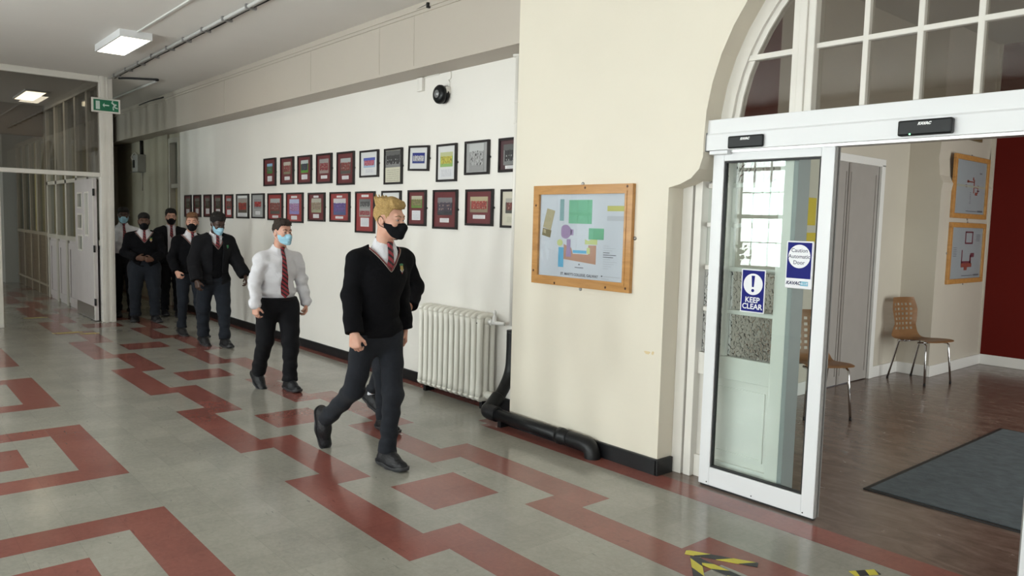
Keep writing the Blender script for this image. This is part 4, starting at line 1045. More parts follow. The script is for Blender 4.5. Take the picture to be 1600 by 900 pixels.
for (x, y, w_, l_, lab) in ((-11.35, 2.06, .05, .34, 'worn yellow tape mark on the floor before the screen'), (-11.15, 2.28, .05, .22, 'shorter worn yellow tape mark beside the first'), (-13.15, 1.98, .06, .3, 'faint yellow tape mark beyond the screen')):
    m_ = MB()
    for k in range(4): m_.box(x + k * .03, x + k * .03 + .02, y - l_ / 2 + .05 * (k % 2), y + l_ / 2 - .04 * ((k + 1) % 2), .0005, .002)
    tag(m_.build('floor_mark', M_oldtape), lab, 'floor mark')

# potted plant on the sill of the opposite window: shows as a reflection in the glass door
pt = thing('potted_plant', 'green potted plant reflected in the sliding door glass', 'potted plant', (-6.98, YL + .03, WZ0))
MB().lathe([(.0, 0), (.06, 0), (.085, .13), (.09, .135), (.078, .135), (.07, .12), (0, .12)], (-6.98, YL + .03, WZ0), 'z', 20).build('pot', mat('clay_pot', (.22, .13, .09), .6), pt)
rng = random.Random(3); lf = MB()
for k in range(46):
    a = rng.uniform(0, 2 * PI); el = rng.uniform(.2, 1.35); ln = rng.uniform(.12, .30)
    base = Vector((-6.98, YL + .03, WZ0 + .12)); tip = base + Vector((math.cos(a) * math.cos(el), .55 * math.sin(a) * math.cos(el), math.sin(el))) * ln
    lf.tube([base, base.lerp(tip, .6) + Vector((0, 0, .02)), tip], .002, 4)
    n_ = Vector((rng.uniform(-.5, .5), rng.uniform(.2, 1), rng.uniform(.1, .8))).normalized(); u = n_.orthogonal().normalized(); w_ = n_.cross(u); s_ = rng.uniform(.03, .055)
    lf.add([tip + u * s_, tip + w_ * s_ * .7, tip - u * s_, tip - w_ * s_ * .7, tip + n_ * .006], [(0, 1, 4), (1, 2, 4), (2, 3, 4), (3, 0, 4)])
lf.build('foliage', mat('leaf_green', (.10, .22, .06), .5, var=.25, vscale=12), pt)

# ------------------------------------------------------------------ light
W_ = bpy.data.worlds.new('sky'); SC.world = W_; W_.use_nodes = True
W_.node_tree.nodes['Background'].inputs[0].default_value = (.80, .88, 1., 1); W_.node_tree.nodes['Background'].inputs[1].default_value = .6
def area(name, loc, rot, sx, sy, power, col=(1, 1, 1)):
    l = bpy.data.lights.new(name, 'AREA'); l.shape = 'RECTANGLE'; l.size = sx; l.size_y = sy; l.energy = power; l.color = col
    o = bpy.data.objects.new(name, l); COL.objects.link(o); o.location = loc; o.rotation_euler = rot
    return o
for k, c in enumerate(WX):
    area('daylight_window', (c, YL - .42, (WZ0 + WZ1) / 2), (R(90), 0, 0), WW, WZ1 - WZ0, DAY[k], (.98, .99, .99))
area('daylight_entrance', (sx + .45, 7.2, 1.4), (0, R(90), 0), 2.4, 3.4, DAYH, (1., .97, .94))

# ------------------------------------------------------------------ camera
cam = bpy.data.cameras.new('camera'); co = bpy.data.objects.new('camera', cam); COL.objects.link(co); SC.camera = co
cam.sensor_width = 36; cam.lens = 1200.186 * 36 / 1600; cam.clip_start = .05
yaw, pit, rol = 0.8628085893, 0.0845746246, 0.0262200233
cy, sy_, cp, sp = math.cos(yaw), math.sin(yaw), math.cos(pit), math.sin(pit)
fw = Vector((-sy_ * cp, cy * cp, -sp)); rt = Vector((cy, sy_, 0)); up = rt.cross(fw)
r2 = rt * math.cos(rol) + up * math.sin(rol); u2 = -rt * math.sin(rol) + up * math.cos(rol)
mw = Matrix.Identity(4)
for i in range(3): mw[i][0], mw[i][1], mw[i][2] = r2[i], u2[i], -fw[i]
mw.translation = Vector((0, 0, H)); co.matrix_world = mw
vs = SC.view_settings; SC.display_settings.display_device = 'sRGB'
vs.view_transform = 'Standard'; vs.look = 'None'; vs.gamma = 1; vs.exposure = EXPO; vs.use_curve_mapping = False
# ================================================================== people
def V3(p): return np.array(p, dtype=np.float64)
def unit(v): v = V3(v); return v / (np.linalg.norm(v) + 1e-12)

class Field:
    """signed-distance grid that shapes are blended into; its zero surface becomes one mesh"""
    def __init__(s, lo, hi, h):
        s.lo, s.h = V3(lo), h
        s.n = np.ceil((V3(hi) - s.lo) / h).astype(int) + 1
        s.d = np.full(tuple(s.n), 1., np.float32)
        s.ax = [(s.lo[i] + h * np.arange(s.n[i])).astype(np.float32) for i in range(3)]
    def sl(s, lo, hi):
        a = np.clip(np.floor((V3(lo) - s.lo) / s.h).astype(int), 0, s.n); b = np.clip(np.ceil((V3(hi) - s.lo) / s.h).astype(int) + 1, 0, s.n)
        sl = tuple(slice(a[i], b[i]) for i in range(3))
        x, y, z = (s.ax[i][sl[i]] for i in range(3))
        return sl, x[:, None, None], y[None, :, None], z[None, None, :]
    def add(s, f, lo, hi, k=.01, mode='u'):
        pad = k * 1.5 + 3 * s.h
        sl, x, y, z = s.sl(V3(lo) - pad, V3(hi) + pad)
        if any(q.stop <= q.start for q in sl): return
        d = f(x, y, z).astype(np.float32); a = s.d[sl]
        if mode == 'u':
            if k > 1e-5:
                h = np.clip(.5 + .5 * (a - d) / k, 0, 1); s.d[sl] = a + (d - a) * h - k * h * (1 - h)
            else: s.d[sl] = np.minimum(a, d)
        elif mode == 's':
            if k > 1e-5:
                d = -d; h = np.clip(.5 - .5 * (a - d) / k, 0, 1); s.d[sl] = a + (d - a) * h + k * h * (1 - h)
            else: s.d[sl] = np.maximum(a, -d)
        else: s.d[sl] = np.maximum(a, d)
    def cone(s, a, b, ra, rb, k=.01, mode='u', disp=None):
        a, b = V3(a), V3(b); v = b - a; L2 = max(v @ v, 1e-9)
        def f(x, y, z):
            px_, py_, pz_ = x - a[0], y - a[1], z - a[2]
            t = np.clip((px_ * v[0] + py_ * v[1] + pz_ * v[2]) / L2, 0, 1)
            d = np.sqrt((px_ - t * v[0]) ** 2 + (py_ - t * v[1]) ** 2 + (pz_ - t * v[2]) ** 2) - (ra + (rb - ra) * t)
            return d if disp is None else d + disp(x, y, z, t)
        m = max(ra, rb) + .02; s.add(f, np.minimum(a, b) - m, np.maximum(a, b) + m, k, mode)
    def ell(s, c, r, Rm=None, k=.01, mode='u', disp=None):
        c, r = V3(c), V3(r)
        def f(x, y, z):
            p = (x - c[0], y - c[1], z - c[2])
            if Rm is not None: p = tuple(Rm[0, i] * p[0] + Rm[1, i] * p[1] + Rm[2, i] * p[2] for i in range(3))
            k0 = np.sqrt((p[0] / r[0]) ** 2 + (p[1] / r[1]) ** 2 + (p[2] / r[2]) ** 2)
            k1 = np.sqrt((p[0] / r[0] ** 2) ** 2 + (p[1] / r[1] ** 2) ** 2 + (p[2] / r[2] ** 2) ** 2)
            d = k0 * (k0 - 1) / np.maximum(k1, 1e-6)
            return d if disp is None else d + disp(x, y, z)
        m = max(r) + .01; s.add(f, c - m, c + m, k, mode)
    def apply(s, f, lo=None, hi=None):
        """field = f(field, x, y, z) inside a box"""
        sl, x, y, z = s.sl(s.lo if lo is None else lo, s.lo + s.h * s.n if hi is None else hi)
        s.d[sl] = f(s.d[sl], x, y, z)
    def front(s, y, z, sgn=1):
        """largest x of the surface on the line (y, z)"""
        j = int(round((y - s.lo[1]) / s.h)); k = int(round((z - s.lo[2]) / s.h))
        if not (0 <= j < s.n[1] and 0 <= k < s.n[2]): return None
        col = s.d[:, j, k]; idx = np.where(col < 0)[0]
        if len(idx) == 0: return None
        i = idx[-1]
        if i + 1 >= s.n[0]: return s.ax[0][i]
        return float(s.ax[0][i] + s.h * col[i] / (col[i] - col[i + 1]))
    def mesh(s, name, m, parent):
        d, h = s.d, s.h; n = s.n
        sg = d < 0
        occ = np.zeros(tuple(n - 1), np.int8)
        for a in (0, 1):
            for b in (0, 1):
                for c in (0, 1): occ += sg[a:n[0] - 1 + a, b:n[1] - 1 + b, c:n[2] - 1 + c]
        act = np.argwhere((occ > 0) & (occ < 8)); del occ
        if len(act) == 0: return None
        idg = np.full(tuple(n - 1), -1, np.int32); idg[act[:, 0], act[:, 1], act[:, 2]] = np.arange(len(act))
        cv = {}
        for a in (0, 1):
            for b in (0, 1):
                for c in (0, 1): cv[(a, b, c)] = d[act[:, 0] + a, act[:, 1] + b, act[:, 2] + c].astype(np.float64)
        acc = np.zeros((len(act), 3)); cnt = np.zeros(len(act)); keys = list(cv)
        for p in keys:
            for ax in range(3):
                if p[ax]: continue
                q = list(p); q[ax] = 1; q = tuple(q); A, B = cv[p], cv[q]
                mk = (A < 0) != (B < 0); t = np.where(mk, A / np.where(mk, A - B, 1), 0)
                pos = np.tile(np.array(p, float), (len(act), 1)); pos[:, ax] = t
                acc += pos * mk[:, None]; cnt += mk
        vt = s.lo + h * (act + acc / np.maximum(cnt, 1)[:, None])
        quads = []
        for ax in range(3):
            o1, o2 = (ax + 1) % 3, (ax + 2) % 3
            A = np.take(sg, range(n[ax] - 1), ax); B = np.take(sg, range(1, n[ax]), ax)
            e = np.argwhere(A != B)
            e = e[(e[:, o1] > 0) & (e[:, o2] > 0) & (e[:, o1] < n[o1] - 1) & (e[:, o2] < n[o2] - 1)]
            inside = sg[e[:, 0], e[:, 1], e[:, 2]]
            def gid(a, b):
                q = e.copy(); q[:, o1] += a; q[:, o2] += b; return idg[q[:, 0], q[:, 1], q[:, 2]]
            Q = np.stack([gid(-1, -1), gid(0, -1), gid(0, 0), gid(-1, 0)], 1)
            Q[~inside] = Q[~inside][:, ::-1]
            quads.append(Q)
        Q = np.concatenate(quads); Q = Q[(Q >= 0).all(1)]
        me = bpy.data.meshes.new(name)
        me.vertices.add(len(vt)); me.vertices.foreach_set('co', vt.astype(np.float32).ravel())
        me.loops.add(Q.size); me.loops.foreach_set('vertex_index', Q.astype(np.int32).ravel())
        me.polygons.add(len(Q)); me.polygons.foreach_set('loop_start', np.arange(0, Q.size, 4, dtype=np.int32)); me.polygons.foreach_set('loop_total', np.full(len(Q), 4, np.int32))
        me.polygons.foreach_set('use_smooth', np.ones(len(Q), bool))
        me.update(calc_edges=True); me.validate()
        me.materials.append(m)
        o = bpy.data.objects.new(name, me); COL.objects.link(o); o.parent = parent
        return o

def wob(seed, amp, fx, fy, fz):
    """smooth pseudo-random ripple used for cloth folds and hair"""
    rg = np.random.RandomState(seed); ph = rg.uniform(0, 6.28, 9)
    def f(x, y, z, *_):
        a = np.sin(fx * x + ph[0] + 1.3 * np.sin(.6 * fy * y + .5 * fz * z + ph[1]))
        b = np.sin(fy * y + ph[2] + 1.2 * np.sin(.5 * fz * z + .6 * fx * x + ph[3]))
        c = np.sin(fz * z + ph[4] + 1.5 * np.sin(.7 * fx * x + .6 * fy * y + ph[5]))
        return amp * (.35 * a + .35 * b + .5 * c + .25 * np.sin(1.9 * fz * z - .9 * fx * x + 1.1 * fy * y + ph[6]))
    return f

def rot3(yaw=0, pitch=0, roll=0):
    """yaw to the left, pitch forwards (nod), roll to the right shoulder, degrees"""
    return np.array(Euler((R(roll), R(pitch), R(yaw)), 'XYZ').to_matrix())

M_skin = {k: None for k in ()}
def skin_mat(name, col):
    m = bpy.data.materials.new(name); g = G(m); N, L = g.N, g.L; b = N['Principled BSDF']
    tc = N.new('ShaderNodeTexCoord'); n = g.noise(tc.outputs['Object'], 30, 4)
    L.new(g.mix(g.maprange(n, .35, .7, 0, .5), col, (col[0] * .92, col[1] * .74, col[2] * .70)), b.inputs['Base Color'])
    b.inputs['Roughness'].default_value = .5; b.inputs['Subsurface Weight'].default_value = .12; b.inputs['Subsurface Radius'].default_value = (.012, .005, .003); b.inputs['Subsurface Scale'].default_value = .5
    return m
SK = dict(fair=skin_mat('fair_skin', (.60, .34, .25)), light=skin_mat('light_skin', (.56, .32, .235)), brown=skin_mat('brown_skin', (.115, .055, .034)), dark=skin_mat('dark_skin', (.060, .030, .020)))
def hair_mat(name, a, b_):
    m = bpy.data.materials.new(name); g = G(m); N, L = g.N, g.L; b = N['Principled BSDF']; b.inputs['Roughness'].default_value = .65; b.inputs['Specular IOR Level'].default_value = .25
    tc = N.new('ShaderNodeTexCoord'); v = tc.outputs['Object']
    n = g.noise(g.scale(v, (60, 160, 90)), 1.6, 3, .6, 1.2)
    L.new(g.ramp(n, [(.3, a), (.7, b_)]), b.inputs['Base Color']); L.new(g.bump(n, .7, .006), b.inputs['Normal'])
    return m
HR = dict(blond=hair_mat('blond_hair', (.22, .13, .045), (.56, .38, .15)), brown=hair_mat('brown_hair', (.016, .011, .009), (.050, .034, .026)), ginger=hair_mat('ginger_hair', (.10, .045, .022), (.22, .11, .055)), black=hair_mat('black_hair', (.006, .005, .005), (.022, .019, .018)))
F_jum = fabric_mat('black_jumper', (.0045, .0045, .006), .95, 700, .35, .0)
F_blz = fabric_mat('black_jacket', (.008, .008, .010), .85, 900, .2, .02)
F_char = fabric_mat('charcoal_trouser', (.0165, .0185, .024), .85, 1100, .2, .04)
F_chb = fabric_mat('slate_trouser', (.016, .019, .026), .85, 1100, .2, .04)
F_blk = fabric_mat('black_trouser', (.007, .007, .009), .8, 1100, .2, .03)
F_shirt = fabric_mat('white_shirt', (.76, .75, .79), .75, 1200, .5, .05, .02)
F_mblk = fabric_mat('black_mask', (.006, .006, .008), .9, 1200, .15, .02)
F_mblu = fabric_mat('blue_mask', (.32, .55, .68), .7, 1200, .08, .05, .04)
F_tie = stripe_mat('striped_tie', (.012, .010, .014), (.27, .022, .035), 26., (0, .75, 1.), .42, .55)
F_trim = mat('neck_trim', (.22, .05, .05), .8)
F_trim2 = mat('neck_trim_pale', (.40, .34, .30), .8)
F_shoe = mat('black_shoe', (.008, .008, .010), .5, spec=.35, bump=.5, bscale=70)
F_sole = mat('black_sole', (.030, .030, .033), .55)
F_lace = mat('shoe_lace', (.07, .07, .075), .7)
F_sock = fabric_mat('white_sock', (.72, .72, .76), .9, 600, .3, .1)
F_blacksock = fabric_mat('black_sock', (.012, .012, .013), .9, 600, .3, .02)
F_eye = mat('eye_white', (.30, .28, .27), .5); F_iris = mat('iris', (.03, .025, .022), .15)
F_brow = dict(blond=mat('blond_brow', (.20, .115, .055), .7), ginger=mat('ginger_brow', (.11, .05, .03), .7))
F_btn = mat('shirt_button', (.6, .6, .62), .3)
F_gold = mat('badge_gold', (.34, .25, .06), .6); F_bgreen = mat('badge_green', (.03, .16, .06), .6); F_bwhite = mat('badge_white', (.5, .48, .46), .6); F_bred = mat('badge_red', (.30, .03, .04), .6)
M_belt = mat('black_belt', (.012, .012, .012), .4)

def hand(F, w, d, u, n, s=1., curl=(28, 38, 25), thumb=.5):
    """palm and five fingers: w wrist, d towards the knuckles, u towards the thumb, n the way the palm faces"""
    d = unit(d); n = unit(V3(n) - d * (V3(n) @ d)); u = unit(V3(u) - d * (V3(u) @ d) - n * (V3(u) @ n)); w = V3(w)
    P = lambda a, b, c: w + s * (d * a + u * b + n * c)
    lens = (.070, .078, .072, .056); offs = (.030, .010, -.010, -.029); kn = (.083, .088, .085, .076)
    for i in range(4):
        F.cone(P(.008, offs[i] * .62, 0), P(kn[i], offs[i], 0), .0150 * s, .0125 * s, .012 * s)
    F.cone(P(.01, .020, .004), P(.05, .034, .008), .016 * s, .012 * s, .012 * s)
    for i in range(4):
        p = P(kn[i], offs[i], 0); ang = 0.; r = (.0098, .0088, .0078, .0068)
        for j, fr in enumerate((.46, .31, .25)):
            ang += R(curl[j] * (1 + .10 * i) + (4 if i == 3 else 0))
            q = p + s * lens[i] * fr * (d * math.cos(ang) + n * math.sin(ang)) - u * s * .0015 * (i - 1.5) * 0
            F.cone(p, q, r[j] * s * (.9 if i == 3 else 1), r[j + 1] * s * (.9 if i == 3 else 1), .0035 * s); p = q
    p = P(.028, .036, .008); q = p + s * .036 * unit(d * .8 + u * .55 + n * .35 * (1 + thumb)); F.cone(p, q, .0125 * s, .0105 * s, .008 * s)
    q2 = q + s * .030 * unit(d * .9 + u * .05 + n * .45 * (1 + thumb)); F.cone(q, q2, .0105 * s, .0085 * s, .004 * s)

def shoe(F, ank, f, u, s, part):
    """a shoe in the frame of the foot: f towards the toe, u up the shin side; ank is the ankle joint"""
    f = unit(f); u = unit(V3(u) - f * (V3(u) @ f)); y = np.cross(u, f); A = V3(ank) - u * .085 * s
    P = lambda a, b, c: A + s * (f * a + y * b + u * c)
    Rm = np.stack([f, y, u], 1)
    e = .010 if part == 'sole' else 0
    F.cone(P(-.045, 0, .036), P(.06, 0, .034), (.041 + e) * s, (.045 + e) * s, .02 * s)
    F.cone(P(.06, 0, .034), P(.155, .004, .028), (.045 + e) * s, (.036 + e) * s, .02 * s)
    if part == 'upper':
        F.ell(P(.035, 0, .062), (.085 * s, .040 * s, .040 * s), Rm, .025 * s)
        F.cone(P(-.035, 0, .06), P(-.028, 0, .105), .036 * s, .040 * s, .02 * s)
        F.cone(P(-.066, 0, .085), P(-.070, 0, .118), .010 * s, .007 * s, .012 * s)
    lo_, hi_ = (A - .3 * s, A + .3 * s)
    if part == 'upper':
        F.add(lambda x, y_, z: .020 * s - ((x - A[0]) * u[0] + (y_ - A[1]) * u[1] + (z - A[2]) * u[2]), lo_, hi_, 0, 'i')
        F.add(lambda x, y_, z: ((x - A[0]) * u[0] + (y_ - A[1]) * u[1] + (z - A[2]) * u[2]) - .122 * s, lo_, hi_, 0, 'i')
    else:
        def cut(x, y_, z):
            h = (x - A[0]) * u[0] + (y_ - A[1]) * u[1] + (z - A[2]) * u[2]; t = (x - A[0]) * f[0] + (y_ - A[1]) * f[1] + (z - A[2]) * f[2]
            top = .033 * s + .007 * s * np.sin(t / s * 42.) - .004 * s
            bot = .0012 * s + .006 * s * np.clip(np.cos((t / s - .03) * 34) * 3 - 2, 0, 1) + .5 * np.clip(t / s - .13, 0, 1) ** 1.3
            return np.maximum(h - top, bot - h)
        F.add(cut, lo_, hi_, 0, 'i')

def head_parts(F, Hc, Rh, s, face=True, neck=None, nb=None):
    P = lambda x, y, z: V3(Hc) + s * (Rh @ V3((x, y, z)))
    q = lambda r: tuple(V3(r) * s)
    F.ell(P(-.014, 0, .042), q((.100, .077, .088)), Rh, .02 * s)
    F.ell(P(.026, 0, -.020), q((.070, .062, .088)), Rh, .03 * s)
    F.cone(P(.018, .030, -.058), P(.062, .008, -.092), .034 * s, .022 * s, .025 * s); F.cone(P(.018, -.030, -.058), P(.062, -.008, -.092), .034 * s, .022 * s, .025 * s)
    F.cone(P(.080, -.030, .030), P(.080, .030, .030), .016 * s, .016 * s, .018 * s)
    for sg in (-1, 1):
        F.ell(P(.097, sg * .031, .008), q((.014, .018, .0105)), Rh, .012 * s, 's')
        F.ell(P(.068, sg * .040, -.022), q((.022, .020, .020)), Rh, .02 * s)
        F.ell(P(.083, sg * .031, .0170), q((.0135, .0175, .0070)), Rh, .005 * s); F.ell(P(.083, sg * .031, -.004), q((.0120, .0165, .0055)), Rh, .005 * s)
        F.ell(P(-.006, sg * .079, -.004), q((.019, .0075, .031)), Rh @ rot3(sg * -18, 8, 0), .008 * s)
        F.ell(P(-.002, sg * .087, -.003), q((.009, .005, .017)), Rh, .004 * s, 's')
        F.ell(P(.100, sg * .011, -.030), q((.011, .009, .008)), Rh, .006 * s)
    F.cone(P(.089, 0, .014), P(.113, 0, -.028), .0075 * s, .0115 * s, .012 * s)
    F.ell(P(.090, 0, -.056), q((.013, .022, .006)), Rh, .006 * s); F.ell(P(.088, 0, -.067), q((.013, .019, .007)), Rh, .006 * s)
    if neck is not None: F.cone(P(-.022, 0, -.040), neck, .052 * nb, .058 * nb, .03 * s)

def hair_part(name, style, Hc, Rh, s, m, root, h, seed):
    F = Field(V3(Hc) - .20 * s, V3(Hc) + .20 * s, h)
    P = lambda x, y, z: V3(Hc) + s * (Rh @ V3((x, y, z))); q = lambda r: tuple(V3(r) * s)
    rip = wob(seed, .0042 * s, 95 / s, 120 / s, 80 / s); big = wob(seed + 3, .006 * s, 60 / s, 75 / s, 40 / s)
    F.ell(P(-.015, 0, .046), q((.1045, .0800, .0915)), Rh, 0, disp=wob(seed + 1, .0016 * s, 160 / s, 160 / s, 160 / s))
    def loc(x, y, z):
        p = (x - Hc[0], y - Hc[1], z - Hc[2]); return tuple((Rh[0, i] * p[0] + Rh[1, i] * p[1] + Rh[2, i] * p[2]) / s for i in range(3))
    def cut(d, x, y, z):
        X, Y, Z = loc(x, y, z)
        if style == 'afro': pts = ((-.12, -.055), (-.03, -.015), (.0, .030), (.045, .050), (.062, .092), (.12, .096))
        else: pts = ((-.12, -.062), (-.05, -.050), (-.026, -.005), (-.014, .034), (.012, .036), (.020, -.006), (.030, -.002), (.044, .050), (.062, .086), (.12, .090))
        zl = np.interp(X + 0 * Y + 0 * Z, [p[0] for p in pts], [p[1] for p in pts])
        return np.maximum(d, (zl - Z) * s * .75)
    F.apply(cut)
    if style == 'blond':
        F.ell(P(-.005, 0, .118), q((.092, .070, .036)), Rh @ rot3(0, 4, 0), .016 * s, disp=big)
        F.ell(P(.060, -.004, .108), q((.042, .060, .030)), Rh @ rot3(0, 28, 0), .014 * s, disp=rip)
        for k in range(30):
            t = k / 29; y0 = -.058 + .116 * t
            F.cone(P(-.045 + .04 * math.sin(k * 2.1), y0 * .9, .126 + .012 * math.sin(k * 1.7)), P(.086 - .35 * abs(y0) + .008 * math.sin(k * 3.1), y0 * .98 + .012 * math.sin(k * 1.3), .098 + .011 * math.sin(k * 2.6)), .010 * s, .007 * s, .006 * s)
        for k in range(14):
            a = k * 2.399; F.cone(P(-.07 + .02 * math.cos(a), .05 * math.sin(a), .10), P(-.085 + .03 * math.cos(a), .055 * math.sin(a), .150 + .012 * math.sin(k * 5.)), .010 * s, .004 * s, .006 * s)
    elif style == 'crop':
        F.ell(P(-.004, 0, .112), q((.096, .072, .034)), Rh @ rot3(0, 5, 0), .018 * s, disp=rip)
        F.ell(P(.066, 0, .100), q((.034, .058, .024)), Rh @ rot3(0, 30, 0), .012 * s, disp=rip)
        for k in range(22):
            y0 = -.060 + .120 * k / 21
            F.cone(P(.030, y0 * .9, .122 + .008 * math.sin(k * 2.)), P(.090 - .45 * abs(y0) + .006 * math.sin(k * 3.), y0, .086 + .010 * math.sin(k * 2.3)), .009 * s, .0055 * s, .005 * s)
    elif style == 'full':
        F.ell(P(-.008, 0, .108), q((.100, .080, .045)), Rh, .02 * s, disp=rip)
        F.ell(P(.060, 0, .104), q((.040, .062, .028)), Rh @ rot3(0, 25, 0), .014 * s, disp=rip)
        for sg in (-1, 1): F.ell(P(-.025, sg * .066, .062), q((.060, .020, .052)), Rh, .014 * s, disp=rip)
    elif style == 'afro':
        dd = wob(seed, .0030 * s, 210 / s, 210 / s, 210 / s)
        F.ell(P(-.012, 0, .098), q((.102, .083, .060)), Rh, .02 * s, disp=dd)
        for sg in (-1, 1): F.ell(P(-.030, sg * .062, .050), q((.064, .024, .058)), Rh, .016 * s, disp=dd)
    elif style == 'close':
        F.ell(P(-.012, 0, .080), q((.104, .081, .062)), Rh, .02 * s, disp=wob(seed, .0018 * s, 260 / s, 260 / s, 260 / s))
    return F.mesh(name, m, root)

def mask_part(kind, Hc, Rh, s, root, h):
    F = Field(V3(Hc) - .17 * s, V3(Hc) + .17 * s, h)
    P = lambda x, y, z: V3(Hc) + s * (Rh @ V3((x, y, z))); q = lambda r: tuple(V3(r) * s)
    F.ell(P(.036, 0, -.046), q((.071, .066, .082)), Rh, .02 * s)
    F.cone(P(.104, 0, -.012), P(.120, 0, -.038), .012 * s, .015 * s, .03 * s); F.cone(P(.120, 0, -.038), P(.090, 0, -.092), .015 * s, .028 * s, .035 * s)
    F.ell(P(.018, 0, -.020), q((.070, .072, .060)), Rh, .02 * s)
    def cut(d, x, y, z):
        p = (x - Hc[0], y - Hc[1], z - Hc[2]); X, Y, Z = (tuple((Rh[0, i] * p[0] + Rh[1, i] * p[1] + Rh[2, i] * p[2]) / s for i in range(3)))
        X = X + 0 * Y + 0 * Z; Z = Z + 0 * X; Y = Y + 0 * X
        if kind == 'black':
            top = np.interp(X, (.0, .03, .07, .11), (-.014, -.020, -.022, -.008)); bot = np.interp(X, (.0, .03, .055, .085), (-.040, -.072, -.104, -.118)); back = .004
        else:
            top = np.interp(X, (.02, .07, .11), (-.016, -.018, -.006)); bot = np.interp(X, (.02, .05, .085), (-.076, -.100, -.116)); back = .022
        e = np.maximum(np.maximum(Z - top, bot - Z), back - X) * s
        if kind != 'black':
            d = d + .0022 * s * np.sin(np.clip((Z + .068) / .030, -1, 1) * 9.4) * (np.abs(Z + .068) < .030)
        return np.maximum(d, e)
    F.apply(cut)
    mk = F.mesh('face_mask', F_mblk if kind == 'black' else F_mblu, root)
    lp = MB(); r = .0022 * s if kind == 'black' else .0015 * s
    for sg in (-1, 1):
        x0 = .012 if kind == 'black' else .026
        a, b = P(x0, sg * .0735, -.016), P(x0, sg * .070, -.050 if kind == 'black' else -.074)
        lp.tube(smooth_path([a, P(.0, sg * .083, .016), P(-.022, sg * .086, .022), P(-.032, sg * .084, -.010), P(-.018, sg * .082, -.034), P(.0, sg * .079, -.042), b], 5), r, 6)
    lp.build('ear_loop', F_mblk if kind == 'black' else F_shirt, mk, local=True)
    return mk

